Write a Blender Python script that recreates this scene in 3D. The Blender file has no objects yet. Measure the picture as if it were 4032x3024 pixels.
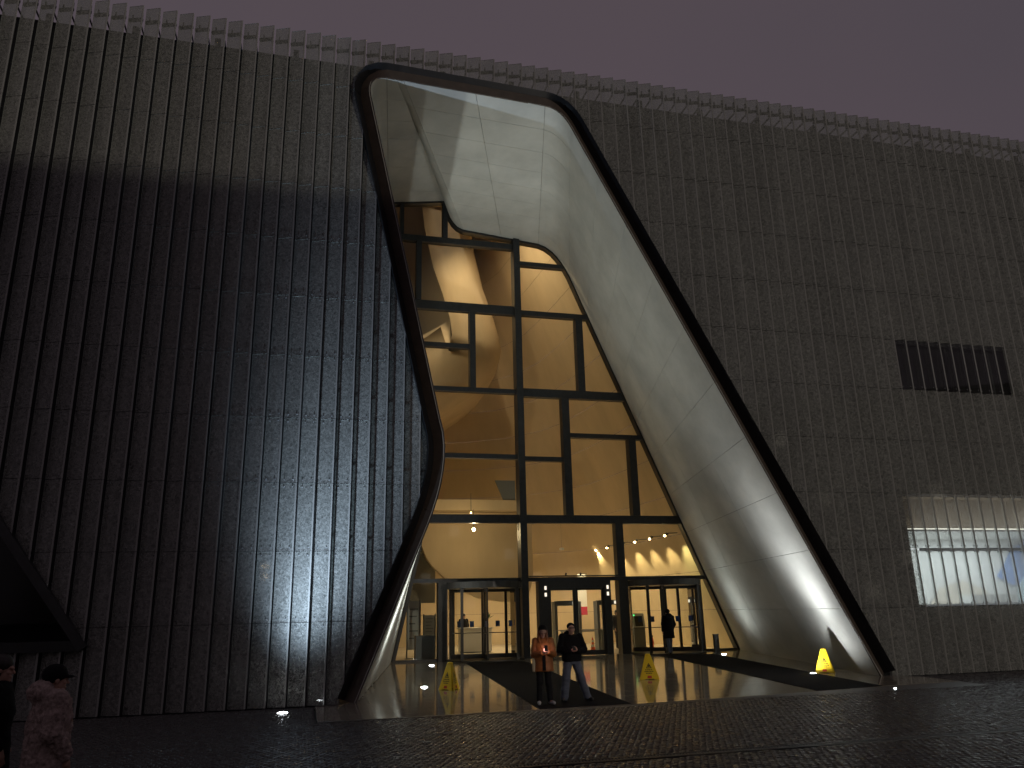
import bpy, bmesh, math, random
import numpy as np
from mathutils import Vector, Matrix
from mathutils.geometry import delaunay_2d_cdt

random.seed(7)
RNG = np.random.RandomState(7)
SC = bpy.context.scene
COL = SC.collection
R = math.radians

# ------------------------------------------------------------------ camera
CAM_POS = Vector((0.0, 0.0, 2.05))
YAW, PITCH, ROLL = 0.25866, 0.28017, -0.02317
LENS_PX = 3100.0 / 4032.0
def cam_basis():
    cy, sy, cp, sp = math.cos(YAW), math.sin(YAW), math.cos(PITCH), math.sin(PITCH)
    f = Vector((sy * cp, cy * cp, sp)); rt = Vector((cy, -sy, 0)); up = rt.cross(f)
    c, s = math.cos(ROLL), math.sin(ROLL)
    return c * rt + s * up, c * up - s * rt, f
CR, CU, CF = cam_basis()
cam = bpy.data.cameras.new('camera')
cam.sensor_width = 36.0
cam.lens = 36.0 * LENS_PX
cam.clip_start = 0.1
cam.clip_end = 2000.0
camo = bpy.data.objects.new('camera', cam)
COL.objects.link(camo)
m = Matrix((CR, CU, -CF)).transposed().to_4x4()
m.translation = CAM_POS
camo.matrix_world = m
SC.camera = camo

# ------------------------------------------------------------------ world: overcast city night
SUN_EL, SUN_AZ = R(8.0), R(-30.0)        # low warm glow of the street behind the viewer
world = bpy.data.worlds.new('World')
SC.world = world
world.use_nodes = True
wn = world.node_tree.nodes; wl = world.node_tree.links
wn.clear()
w_out = wn.new('ShaderNodeOutputWorld')
w_add = wn.new('ShaderNodeAddShader')
bg1 = wn.new('ShaderNodeBackground'); bg2 = wn.new('ShaderNodeBackground')
sky = wn.new('ShaderNodeTexSky'); sky.sky_type = 'NISHITA'; sky.sun_disc = False
sky.sun_elevation = R(-4.0); sky.sun_rotation = R(180.0)
wl.new(sky.outputs[0], bg1.inputs[0]); bg1.inputs[1].default_value = 0.02
tc = wn.new('ShaderNodeTexCoord')
nz = wn.new('ShaderNodeTexNoise'); nz.inputs['Scale'].default_value = 1.6; nz.inputs['Detail'].default_value = 3.0
rp = wn.new('ShaderNodeValToRGB')
rp.color_ramp.elements[0].position = 0.3; rp.color_ramp.elements[0].color = (0.072, 0.060, 0.073, 1)
rp.color_ramp.elements[1].position = 0.72; rp.color_ramp.elements[1].color = (0.090, 0.069, 0.081, 1)
wl.new(tc.outputs['Generated'], nz.inputs['Vector'])
wl.new(nz.outputs['Fac'], rp.inputs[0]); wl.new(rp.outputs[0], bg2.inputs[0])
bg2.inputs[1].default_value = 1.0
wl.new(bg1.outputs[0], w_add.inputs[0]); wl.new(bg2.outputs[0], w_add.inputs[1])
wl.new(w_add.outputs[0], w_out.inputs[0])

sun = bpy.data.lights.new('sun', 'SUN')
sun.energy = 0.41; sun.angle = R(0.6); sun.color = (1.0, 0.90, 0.75)
suno = bpy.data.objects.new('sun', sun); COL.objects.link(suno)
sd = Vector((math.sin(SUN_AZ) * math.cos(SUN_EL), math.cos(SUN_AZ) * math.cos(SUN_EL), -math.sin(SUN_EL)))
suno.rotation_euler = sd.to_track_quat('-Z', 'Y').to_euler()

SC.render.engine = 'CYCLES'
SC.cycles.use_denoising = True
SC.cycles.max_bounces = 8
SC.cycles.transparent_max_bounces = 16
SC.cycles.sample_clamp_indirect = 3.0
SC.cycles.caustics_reflective = False
SC.cycles.caustics_refractive = False
SC.view_settings.view_transform = 'Standard'
SC.view_settings.look = 'None'
SC.view_settings.exposure = 0.0
SC.view_settings.gamma = 1.0
SC.view_settings.use_curve_mapping = False

# ------------------------------------------------------------------ materials
MATS = {}
def principled(name, col, rough=0.6, metal=0.0, spec=0.5, noise=None, bump=None, rough_var=None, coord='Object'):
    """noise=(scale, amount, stretch xyz), bump=(scale, strength), rough_var=(scale, lo, hi)"""
    mt = bpy.data.materials.new(name); mt.use_nodes = True
    nt = mt.node_tree; n = nt.nodes; l = nt.links
    b = n['Principled BSDF']
    b.inputs['Base Color'].default_value = (*col, 1)
    b.inputs['Roughness'].default_value = rough
    b.inputs['Metallic'].default_value = metal
    b.inputs['Specular IOR Level'].default_value = spec
    t = n.new('ShaderNodeTexCoord')
    def noisetex(scale, stretch=(1, 1, 1), detail=5.0):
        mp = n.new('ShaderNodeMapping'); mp.inputs['Scale'].default_value = stretch
        l.new(t.outputs[coord], mp.inputs[0])
        x = n.new('ShaderNodeTexNoise'); x.inputs['Scale'].default_value = scale
        x.inputs['Detail'].default_value = detail; x.inputs['Roughness'].default_value = 0.6
        l.new(mp.outputs[0], x.inputs['Vector'])
        return x
    if noise:
        x = noisetex(noise[0], noise[2] if len(noise) > 2 else (1, 1, 1))
        cr = n.new('ShaderNodeValToRGB')
        a = noise[1]
        cr.color_ramp.elements[0].position = 0.3; cr.color_ramp.elements[1].position = 0.7
        cr.color_ramp.elements[0].color = (*[c * (1 - a) for c in col], 1)
        cr.color_ramp.elements[1].color = (*[min(1, c * (1 + a)) for c in col], 1)
        l.new(x.outputs['Fac'], cr.inputs[0]); l.new(cr.outputs[0], b.inputs['Base Color'])
    if rough_var:
        x = noisetex(rough_var[0], rough_var[3] if len(rough_var) > 3 else (1, 1, 1))
        mr = n.new('ShaderNodeMapRange')
        mr.inputs['From Min'].default_value = 0.35; mr.inputs['From Max'].default_value = 0.65
        mr.inputs['To Min'].default_value = rough_var[1]; mr.inputs['To Max'].default_value = rough_var[2]
        l.new(x.outputs['Fac'], mr.inputs[0]); l.new(mr.outputs[0], b.inputs['Roughness'])
    if bump:
        x = noisetex(bump[0], bump[2] if len(bump) > 2 else (1, 1, 1))
        bp = n.new('ShaderNodeBump'); bp.inputs['Strength'].default_value = bump[1]; bp.inputs['Distance'].default_value = 0.02
        l.new(x.outputs['Fac'], bp.inputs['Height']); l.new(bp.outputs[0], b.inputs['Normal'])
    MATS[name] = mt
    return mt

def emissive(name, col, strength):
    mt = bpy.data.materials.new(name); mt.use_nodes = True
    n = mt.node_tree.nodes; n.clear()
    o = n.new('ShaderNodeOutputMaterial'); e = n.new('ShaderNodeEmission')
    e.inputs[0].default_value = (*col, 1); e.inputs[1].default_value = strength
    mt.node_tree.links.new(e.outputs[0], o.inputs[0])
    MATS[name] = mt
    return mt

def clear_glass(name, tint, refl=1.45, rough=0.02, haze=0.0):
    """thin sheet glass: see-through with a Fresnel reflection"""
    mt = bpy.data.materials.new(name); mt.use_nodes = True
    n = mt.node_tree.nodes; l = mt.node_tree.links; n.clear()
    o = n.new('ShaderNodeOutputMaterial'); mx = n.new('ShaderNodeMixShader')
    tr = n.new('ShaderNodeBsdfTransparent'); tr.inputs[0].default_value = (*tint, 1)
    g = n.new('ShaderNodeBsdfGlossy'); g.inputs['Roughness'].default_value = rough
    f = n.new('ShaderNodeFresnel'); f.inputs[0].default_value = refl
    l.new(f.outputs[0], mx.inputs[0]); l.new(tr.outputs[0], mx.inputs[1]); l.new(g.outputs[0], mx.inputs[2])
    l.new(mx.outputs[0], o.inputs[0])
    if haze:      # diffuse share mixed in so the clear sheets catch light
        d1 = n.new('ShaderNodeBsdfTranslucent'); d2 = n.new('ShaderNodeBsdfDiffuse'); m3 = n.new('ShaderNodeMixShader'); m4 = n.new('ShaderNodeMixShader')
        l.new(d1.outputs[0], m3.inputs[1]); l.new(d2.outputs[0], m3.inputs[2]); m4.inputs[0].default_value = haze
        l.new(mx.outputs[0], m4.inputs[1]); l.new(m3.outputs[0], m4.inputs[2]); l.new(m4.outputs[0], o.inputs[0])
    MATS[name] = mt
    return mt

def printed_glass(name):
    """glass louvre with a dense ceramic print: partly see-through, pale leafy pattern"""
    mt = bpy.data.materials.new(name); mt.use_nodes = True
    n = mt.node_tree.nodes; l = mt.node_tree.links
    b = n['Principled BSDF']; o = n['Material Output']
    b.inputs['Roughness'].default_value = 0.045
    b.inputs['Specular IOR Level'].default_value = 0.35
    t = n.new('ShaderNodeTexCoord')
    gm = n.new('ShaderNodeNewGeometry')
    x = n.new('ShaderNodeTexNoise'); x.inputs['Scale'].default_value = 17.0; x.inputs['Detail'].default_value = 5.0
    x.inputs['Roughness'].default_value = 0.7; x.inputs['Distortion'].default_value = 1.2
    l.new(gm.outputs['Position'], x.inputs['Vector'])
    cr = n.new('ShaderNodeValToRGB')
    cr.color_ramp.elements[0].position = 0.38; cr.color_ramp.elements[0].color = (0.24, 0.24, 0.225, 1)
    cr.color_ramp.elements[1].position = 0.62; cr.color_ramp.elements[1].color = (0.49, 0.49, 0.46, 1)
    l.new(x.outputs['Fac'], cr.inputs[0])
    mp = n.new('ShaderNodeMapping'); mp.inputs['Scale'].default_value = (2.3, 2.3, 0.22)      # rain streaks and dust
    l.new(gm.outputs['Position'], mp.inputs[0])
    x2 = n.new('ShaderNodeTexNoise'); x2.inputs['Scale'].default_value = 1.0; x2.inputs['Detail'].default_value = 4.0
    l.new(mp.outputs[0], x2.inputs['Vector'])
    m2 = n.new('ShaderNodeMapRange'); m2.inputs['From Min'].default_value = .3; m2.inputs['From Max'].default_value = .7
    m2.inputs['To Min'].default_value = .86; m2.inputs['To Max'].default_value = 1.14
    l.new(x2.outputs['Fac'], m2.inputs[0])
    mv = n.new('ShaderNodeVectorMath'); mv.operation = 'SCALE'
    l.new(cr.outputs[0], mv.inputs[0]); l.new(m2.outputs[0], mv.inputs['Scale']); l.new(mv.outputs[0], b.inputs['Base Color'])
    tr = n.new('ShaderNodeBsdfTransparent'); tr.inputs[0].default_value = (0.93, 0.97, 0.95, 1)
    mx = n.new('ShaderNodeMixShader')
    mr = n.new('ShaderNodeMapRange'); mr.inputs['From Min'].default_value = 0.38; mr.inputs['From Max'].default_value = 0.62
    mr.inputs['To Min'].default_value = 0.30; mr.inputs['To Max'].default_value = 0.58
    l.new(x.outputs['Fac'], mr.inputs[0]); l.new(mr.outputs[0], mx.inputs[0])
    l.new(tr.outputs[0], mx.inputs[1]); l.new(b.outputs[0], mx.inputs[2])
    l.new(mx.outputs[0], o.inputs[0])
    MATS[name] = mt
    return mt

printed_glass('printed_glass')
clear_glass('clear_glass', (0.90, 0.94, 0.92), haze=0.30)
clear_glass('clear_dark', (0.80, 0.82, 0.80), haze=0.05)
clear_glass('glazing', (0.93, 0.95, 0.92))
clear_glass('dark_glass', (0.25, 0.25, 0.25), rough=0.12)
principled('glass_edge', (0.42, 0.43, 0.41), 0.3)
principled('glass_margin', (0.35, 0.35, 0.33), 0.25)
principled('back_wall', (0.035, 0.035, 0.038), 0.8, noise=(0.6, 0.3))
principled('concrete', (0.40, 0.395, 0.36), 0.75, noise=(0.8, 0.15, (1.0, 0.6, 1.0)), bump=(9.0, 0.15))
principled('joint', (0.12, 0.115, 0.10), 0.9)
principled('bronze', (0.068, 0.050, 0.038), 0.6, metal=0.0, noise=(3.0, 0.25))
principled('black_steel', (0.018, 0.020, 0.023), 0.35, spec=0.5, noise=(4.0, 0.25))
principled('steel_frame', (0.045, 0.047, 0.05), 0.42, metal=0.3, noise=(5.0, 0.2))
principled('door_frame', (0.03, 0.028, 0.026), 0.4, noise=(6.0, 0.2))
principled('bolt_steel', (0.22, 0.225, 0.23), 0.55, metal=0.3)
principled('plaster', (0.60, 0.47, 0.30), 0.85, noise=(0.5, 0.12, (1.0, 1.0, 0.3)), bump=(7.0, 0.12))
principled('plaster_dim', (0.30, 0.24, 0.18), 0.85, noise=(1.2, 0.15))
principled('lobby_floor', (0.50, 0.44, 0.34), 0.22, noise=(2.0, 0.12))
principled('stone', (0.30, 0.265, 0.21), 0.1, spec=1.0, noise=(1.7, 0.22, (0.5, 1.4, 1)), rough_var=(2.3, 0.03, 0.11, (0.5, 1.6, 1)), bump=(5.0, 0.05, (0.6, 1.6, 1)))
principled('stone_joint', (0.10, 0.09, 0.08), 0.5)
principled('plaza_bed', (0.035, 0.033, 0.03), 0.55, noise=(9.0, 0.3))
principled('sett_a', (0.07, 0.067, 0.062), 0.3, noise=(7.0, 0.4), rough_var=(5.0, 0.12, 0.5), bump=(22.0, 0.5))
principled('mat_black', (0.012, 0.012, 0.014), 0.95, spec=0.1, bump=(90.0, 0.6))
principled('sign_yellow', (0.85, 0.58, 0.02), 0.35)
principled('sign_ink', (0.05, 0.03, 0.01), 0.5)
principled('sign_red', (0.55, 0.05, 0.02), 0.45)
principled('white', (0.75, 0.74, 0.70), 0.45)
principled('cone_orange', (0.75, 0.11, 0.03), 0.4)
principled('grey_paint', (0.16, 0.17, 0.17), 0.45)
principled('light_grey', (0.45, 0.46, 0.45), 0.5)
principled('chrome', (0.6, 0.6, 0.6), 0.2, metal=1.0)
principled('blue_sign', (0.03, 0.07, 0.20), 0.4)
principled('flag_red', (0.50, 0.03, 0.06), 0.7)
principled('leaf_green', (0.05, 0.11, 0.035), 0.5)
principled('pot', (0.5, 0.48, 0.44), 0.5)
principled('rust_box', (0.16, 0.05, 0.045), 0.5)
principled('skin', (0.42, 0.25, 0.19), 0.55)
principled('eye_dark', (0.02, 0.015, 0.012), 0.3)
principled('coat_orange', (0.27, 0.095, 0.02), 0.55, noise=(9.0, 0.25), bump=(14.0, 0.4))
principled('coat_lining', (0.42, 0.36, 0.24), 0.7)
principled('black_cloth', (0.008, 0.008, 0.009), 0.85, spec=0.15, bump=(16.0, 0.3))
principled('dark_trousers', (0.014, 0.014, 0.016), 0.85, spec=0.15)
principled('jeans', (0.10, 0.115, 0.16), 0.85, noise=(8.0, 0.3), bump=(20.0, 0.4))
principled('suit', (0.03, 0.03, 0.035), 0.8)
principled('hair_auburn', (0.16, 0.055, 0.02), 0.5, noise=(40.0, 0.4, (1, 1, 0.1)))
principled('hair_dark', (0.015, 0.011, 0.009), 0.5)
principled('fluff_pink', (0.36, 0.275, 0.255), 0.95, spec=0.1, noise=(26.0, 0.4), bump=(32.0, 1.0))
principled('shoe_black', (0.012, 0.012, 0.012), 0.4)
principled('shoe_pale', (0.4, 0.4, 0.42), 0.5)
principled('facade_render', (0.22, 0.20, 0.18), 0.8, noise=(0.4, 0.15))
emissive('uplight_lens', (0.90, 0.96, 1.0), 28.0)
emissive('warm_bulb', (1.0, 0.74, 0.36), 40.0)
emissive('warm_fill_glow', (1.0, 0.76, 0.42), 14.0)
emissive('flat_window_lit', (1.0, 0.88, 0.7), 0.8)
emissive('street_bulb', (1.0, 0.72, 0.40), 30.0)
emissive('phone_screen', (1.0, 0.62, 0.62), 3.0)
emissive('green_led', (0.1, 1.0, 0.3), 3.0)
emissive('led_white', (1.0, 0.9, 0.7), 1.2)

# ------------------------------------------------------------------ mesh helpers
class MB:
    def __init__(s): s.v = []; s.f = []; s.smooth = False
    def add(s, vs, fs):
        o = len(s.v); s.v += [tuple(p) for p in vs]; s.f += [tuple(i + o for i in q) for q in fs]; return s
    def box(s, x0, x1, y0, y1, z0, z1):
        return s.add([(x0, y0, z0), (x1, y0, z0), (x1, y1, z0), (x0, y1, z0), (x0, y0, z1), (x1, y0, z1), (x1, y1, z1), (x0, y1, z1)],
                     [(0, 3, 2, 1), (4, 5, 6, 7), (0, 1, 5, 4), (1, 2, 6, 5), (2, 3, 7, 6), (3, 0, 4, 7)])
    def hexa(s, p):      # 8 corner points, bottom ring then top ring
        return s.add(p, [(0, 3, 2, 1), (4, 5, 6, 7), (0, 1, 5, 4), (1, 2, 6, 5), (2, 3, 7, 6), (3, 0, 4, 7)])
    def quad(s, a, b, c, d): return s.add([a, b, c, d], [(0, 1, 2, 3)])
    def prism(s, poly, y0, y1):    # polygon in x,z extruded in y
        n = len(poly)
        vs = [(x, y0, z) for x, z in poly] + [(x, y1, z) for x, z in poly]
        fs = [tuple(range(n)), tuple(range(2 * n - 1, n - 1, -1))] + [(i, i + n, (i + 1) % n + n, (i + 1) % n) for i in range(n)]
        return s.add(vs, fs)
    def tube(s, p0, r0, p1, r1, n=12, caps=True):
        p0, p1 = Vector(p0), Vector(p1); d = (p1 - p0).normalized()
        u = d.orthogonal().normalized(); w = d.cross(u)
        vs = []
        for p, r in ((p0, r0), (p1, r1)):
            for i in range(n):
                a = 2 * math.pi * i / n; vs.append(p + (u * math.cos(a) + w * math.sin(a)) * r)
        fs = [(i, (i + 1) % n, (i + 1) % n + n, i + n) for i in range(n)]
        if caps: fs += [tuple(range(n - 1, -1, -1)), tuple(range(n, 2 * n))]
        return s.add(vs, fs)
    def lathe(s, prof, c=(0, 0, 0), n=20, sx=1.0, sy=1.0):   # prof: (r, z) bottom to top, closed with caps
        vs = []; k = len(prof)
        for r, z in prof:
            for i in range(n):
                a = 2 * math.pi * i / n; vs.append((c[0] + r * math.cos(a) * sx, c[1] + r * math.sin(a) * sy, c[2] + z))
        fs = [(j * n + i, j * n + (i + 1) % n, (j + 1) * n + (i + 1) % n, (j + 1) * n + i) for j in range(k - 1) for i in range(n)]
        fs += [tuple(range(n - 1, -1, -1)), tuple(range((k - 1) * n, k * n))]
        return s.add(vs, fs)
    def rings(s, rr, n=16):      # rr: (cx, cy, cz, rx, ry) horizontal rings
        vs = []
        for cx, cy, cz, rx, ry in rr:
            for i in range(n):
                a = 2 * math.pi * i / n; vs.append((cx + rx * math.cos(a), cy + ry * math.sin(a), cz))
        k = len(rr)
        fs = [(j * n + i, j * n + (i + 1) % n, (j + 1) * n + (i + 1) % n, (j + 1) * n + i) for j in range(k - 1) for i in range(n)]
        fs += [tuple(range(n - 1, -1, -1)), tuple(range((k - 1) * n, k * n))]
        return s.add(vs, fs)
    def capsule(s, p0, r0, p1, r1, n=12):
        p0, p1 = Vector(p0), Vector(p1); d = p1 - p0
        d = d.normalized() if d.length > 1e-6 else Vector((0, 0, 1))
        u = d.orthogonal().normalized(); w = d.cross(u)
        R_ = []
        for t in (-80, -50, -20): R_.append((p0 + d * r0 * math.sin(R(t)), r0 * math.cos(R(t))))
        for t in (20, 50, 80): R_.append((p1 + d * r1 * math.sin(R(t)), r1 * math.cos(R(t))))
        vs = []
        for p, r in R_:
            for i in range(n):
                a = 2 * math.pi * i / n; vs.append(p + (u * math.cos(a) + w * math.sin(a)) * r)
        k = len(R_)
        fs = [(j * n + i, j * n + (i + 1) % n, (j + 1) * n + (i + 1) % n, (j + 1) * n + i) for j in range(k - 1) for i in range(n)]
        fs += [tuple(range(n - 1, -1, -1)), tuple(range((k - 1) * n, k * n))]
        return s.add(vs, fs)
    def ellipsoid(s, c, rx, ry, rz, n=14, k=9):
        vs = []
        for j in range(k):
            t = math.pi * (j + 0.5) / k - math.pi / 2
            for i in range(n):
                a = 2 * math.pi * i / n
                vs.append((c[0] + rx * math.cos(t) * math.cos(a), c[1] + ry * math.cos(t) * math.sin(a), c[2] + rz * math.sin(t)))
        fs = [(j * n + i, j * n + (i + 1) % n, (j + 1) * n + (i + 1) % n, (j + 1) * n + i) for j in range(k - 1) for i in range(n)]
        fs += [tuple(range(n - 1, -1, -1)), tuple(range((k - 1) * n, k * n))]
        return s.add(vs, fs)
    def mesh(s, name, mat, smooth=None):
        me = bpy.data.meshes.new(name); me.from_pydata(s.v, [], s.f); me.update()
        if mat: me.materials.append(MATS[mat] if isinstance(mat, str) else mat)
        if smooth if smooth is not None else s.smooth:
            me.polygons.foreach_set('use_smooth', [True] * len(me.polygons))
        return me
    def build(s, name, mat, parent=None, smooth=None):
        return link(name, s.mesh(name, mat, smooth), parent)

def link(name, data, parent=None, loc=None, rotz=None):
    o = bpy.data.objects.new(name, data); COL.objects.link(o)
    if parent is not None: o.parent = parent
    if loc is not None: o.location = loc
    if rotz is not None: o.rotation_euler.z = rotz
    return o
def tag(o, label=None, cat=None, group=None, kind=None):
    if label: o['label'] = label
    if cat: o['category'] = cat
    if group: o['group'] = group
    if kind: o['kind'] = kind
    return o
def thing(name, label, cat, loc=(0, 0, 0), rotz=0.0, group=None):
    return tag(link(name, None, None, loc, rotz), label, cat, group)
def smooth_by_angle(o, deg=35):
    me = o.data
    me.polygons.foreach_set('use_smooth', [True] * len(me.polygons))
    bm = bmesh.new(); bm.from_mesh(me)
    for e in bm.edges:
        if len(e.link_faces) == 2 and e.calc_face_angle(0) > R(deg): e.smooth = False
    bm.to_mesh(me); bm.free()
    return o
def screen_px(p):       # only used to rank pieces by how large they show
    d = Vector(p) - CAM_POS; z = d.dot(CF)
    if z < 0.2: return None
    return (0.5 + LENS_PX * d.dot(CR) / z, 0.375 - LENS_PX * d.dot(CU) / z)
def floor_z(y):         # the entrance paving falls gently towards the square
    return 0.01 + max(0.0, min(y, 32.7) - 17.4) * 0.0125
# ================================================================== THE BUILDING
BLD = thing('museum_building', 'large dark museum with glass louvre facade and a leaning glazed entrance cut through it', 'museum', (0, 0, 0))

YA, YG = 20.25, 32.70          # front lip of the entrance cut, plane of the glazing behind it
def sc_a(p): return (p[0] * 0.983, (p[1] - 2.05) * 0.983 + 2.05)
def resample(pts, n):
    P_ = [np.array(p, float) for p in pts]
    d = [0.0]
    for a, b in zip(P_[:-1], P_[1:]): d.append(d[-1] + np.linalg.norm(b - a))
    out = []
    for i in range(n + 1):
        t = d[-1] * i / n; j = 0
        while j < len(d) - 2 and d[j + 1] < t: j += 1
        k = (t - d[j]) / max(1e-9, d[j + 1] - d[j]); out.append(tuple(P_[j] * (1 - k) + P_[j + 1] * k))
    return out
def arc(a, b, c, n):           # quadratic corner
    a, b, c = map(np.array, (a, b, c))
    return [tuple((1 - t) ** 2 * a + 2 * t * (1 - t) * b + t * t * c) for t in [i / n for i in range(n + 1)]]
LEV = [1.89 + 1.67 * k for k in range(10)]      # joint levels, up to 16.92

# matching stretches of the front outline and of the outline at the glazing: (front, back, kind, breaks)
rA_line = lambda z: (7.55 + (16.88 - z) * (16.2 - 7.55) / 16.93, z)
rG_line = lambda z: (11.6 + (17.2 - z) * (18.7 - 11.6) / 17.15, z)
def xg(z):                      # right edge of the glazing
    if z <= 17.2: return rG_line(z)[0]
    pts = [(11.6, 17.2), (11.25, 17.75), (10.8, 18.45), (10.2, 18.72)]
    for (x0, z0), (x1, z1) in zip(pts[:-1], pts[1:]):
        if z <= z1: return x0 + (x1 - x0) * (z - z0) / (z1 - z0)
    return 10.2
STR = []
def stretch(a, g, n, kind): STR.append((resample(a, n), resample(g, n), kind))
stretch([(1.38, -0.05), (3.12, 4.25)], [(3.47, 0.05), (4.45, 4.4)], 6, 'wall')
stretch(arc((3.12, 4.25), (3.80, 6.0), (3.42, 7.1), 8), arc((4.45, 4.4), (4.8, 6.0), (4.55, 7.2), 8), 8, 'wall')
stretch([(3.42, 7.1), (1.31, 16.9)], [(4.55, 7.2), (2.7, 19.55)], 12, 'wall')
stretch(arc((1.31, 16.9), (1.12, 17.66), (1.75, 17.66), 6), arc((2.7, 19.55), (2.6, 20.1), (3.0, 20.12), 6), 6, 'ceil')
stretch([(1.75, 17.66), (2.05, 17.65)], [(3.0, 20.12), (5.65, 20.5)], 4, 'ceil')
stretch([(2.05, 17.65), (2.25, 17.645)], arc((5.65, 20.5), (5.85, 19.2), (6.5, 19.1), 6), 6, 'ceil')
stretch([(2.25, 17.645), (6.75, 17.46)], [(6.5, 19.1), (10.1, 18.74)], 8, 'ceil')
stretch(arc((6.75, 17.46), (7.25, 17.44), (7.55, 16.88), 6), arc((10.1, 18.74), (10.95, 18.6), (11.6, 17.2), 6), 6, 'ceil')
zz = [16.88] + LEV[::-1][1:] + [-0.05]
for z0, z1 in zip(zz[:-1], zz[1:]):
    zg0, zg1 = (17.2 if z0 > 16.8 else z0), (0.05 if z1 < 0 else z1)
    stretch([rA_line(z0), rA_line(z1)], [rG_line(zg0), rG_line(zg1)], 3, 'wall')

def outward(poly):
    out = []
    for i in range(len(poly)):
        a = np.array(poly[max(0, i - 1)]); b = np.array(poly[min(len(poly) - 1, i + 1)])
        d = b - a; d = d / max(1e-9, np.linalg.norm(d)); out.append((-d[1], d[0]))
    return out
A_LINE, G_LINE = [], []
for a, g, k in STR:
    A_LINE += (a if not A_LINE else a[1:]); G_LINE += (g if not G_LINE else g[1:])
A_LINE = [sc_a(p) for p in A_LINE]
NA = outward(A_LINE); NG = outward(G_LINE)
def off(line, nrm, u): return [(p[0] + n[0] * u, p[1] + n[1] * u) for p, n in zip(line, nrm)]

# --- concrete lining of the entrance cut, panel by panel, with open joints over a dark backing
def cut_pt(i, v):               # i: float index along the outline, v: 0 front .. 1 glazing
    j = min(int(i), len(A_LINE) - 2); t = i - j
    ax = A_LINE[j][0] * (1 - t) + A_LINE[j + 1][0] * t; az = A_LINE[j][1] * (1 - t) + A_LINE[j + 1][1] * t
    gx = G_LINE[j][0] * (1 - t) + G_LINE[j + 1][0] * t; gz = G_LINE[j][1] * (1 - t) + G_LINE[j + 1][1] * t
    return (ax * (1 - v) + gx * v, YA * (1 - v) + YG * v, az * (1 - v) + gz * v)
def nrm_at(i, v):
    j = min(int(round(i)), len(A_LINE) - 1)
    return ((NA[j][0] * (1 - v) + NG[j][0] * v), (NA[j][1] * (1 - v) + NG[j][1] * v))
def lining_panel(i0, i1, v0, v1, ns, nv):
    L_s = (Vector(cut_pt(i0, (v0 + v1) / 2)) - Vector(cut_pt(i1, (v0 + v1) / 2))).length
    L_v = 12.6 * (v1 - v0)
    es, ev = 0.0055 / max(L_s, .1) * (i1 - i0), 0.0055 / L_v * (v1 - v0)
    i0 += es; i1 -= es; v0 += ev; v1 -= ev
    vs, fs = [], []
    for a in range(ns + 1):
        for b in range(nv + 1):
            vs.append(cut_pt(i0 + (i1 - i0) * a / ns, v0 + (v1 - v0) * b / nv))
    idx = lambda a, b: a * (nv + 1) + b
    for a in range(ns):
        for b in range(nv): fs.append((idx(a, b), idx(a + 1, b), idx(a + 1, b + 1), idx(a, b + 1)))
    # folded edges
    rim = [(a, 0) for a in range(ns + 1)] + [(ns, b) for b in range(1, nv + 1)] + [(a, nv) for a in range(ns - 1, -1, -1)] + [(0, b) for b in range(nv - 1, 0, -1)]
    base = len(vs)
    for a, b in rim:
        p = vs[idx(a, b)]; nx, nzv = nrm_at(i0 + (i1 - i0) * a / ns, v0 + (v1 - v0) * b / nv)
        vs.append((p[0] + nx * 0.05, p[1], p[2] + nzv * 0.05))
    for q in range(len(rim)):
        r = (q + 1) % len(rim); fs.append((idx(*rim[q]), idx(*rim[r]), base + r, base + q))
    mb = MB(); mb.add(vs, fs)
    o = mb.build('concrete_panel', 'concrete', LIN)
    smooth_by_angle(o, 50)
LIN = link('entrance_lining', None, BLD)
CEIL_V = [0, .12, .25, .38, .5, .62, .74, .87, 1]
WALL_V = [0, .34, .68, 1]
i = 0
for a, g, kind in STR:
    n = len(a) - 1
    vb = CEIL_V if kind == 'ceil' else WALL_V
    if n >= 12: br = [0, 2, 4, 6, 8, 10, 12]
    elif n == 6 and kind == 'wall': br = [0, 3, 6]
    elif n == 8 and kind == 'ceil': br = [0, 4, 8]
    else: br = [0, n]
    for b0, b1 in zip(br[:-1], br[1:]):
        for v0, v1 in zip(vb[:-1], vb[1:]): lining_panel(i + b0, i + b1, v0, v1, b1 - b0, max(1, int(round((v1 - v0) * 10))))
    i += n
mb = MB(); AO, GO = off(A_LINE, NA, 0.07), off(G_LINE, NG, 0.07)
for j in range(len(AO) - 1):
    for w in range(10):
        def bp(q, t): return (AO[q][0] * (1 - t) + GO[q][0] * t, YA * (1 - t) + YG * t, AO[q][1] * (1 - t) + GO[q][1] * t)
        mb.quad(bp(j, .004 + w * .1), bp(j + 1, .004 + w * .1), bp(j + 1, .104 + w * .1), bp(j, .104 + w * .1))
mb.build('joint_backing', 'joint', LIN)

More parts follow.
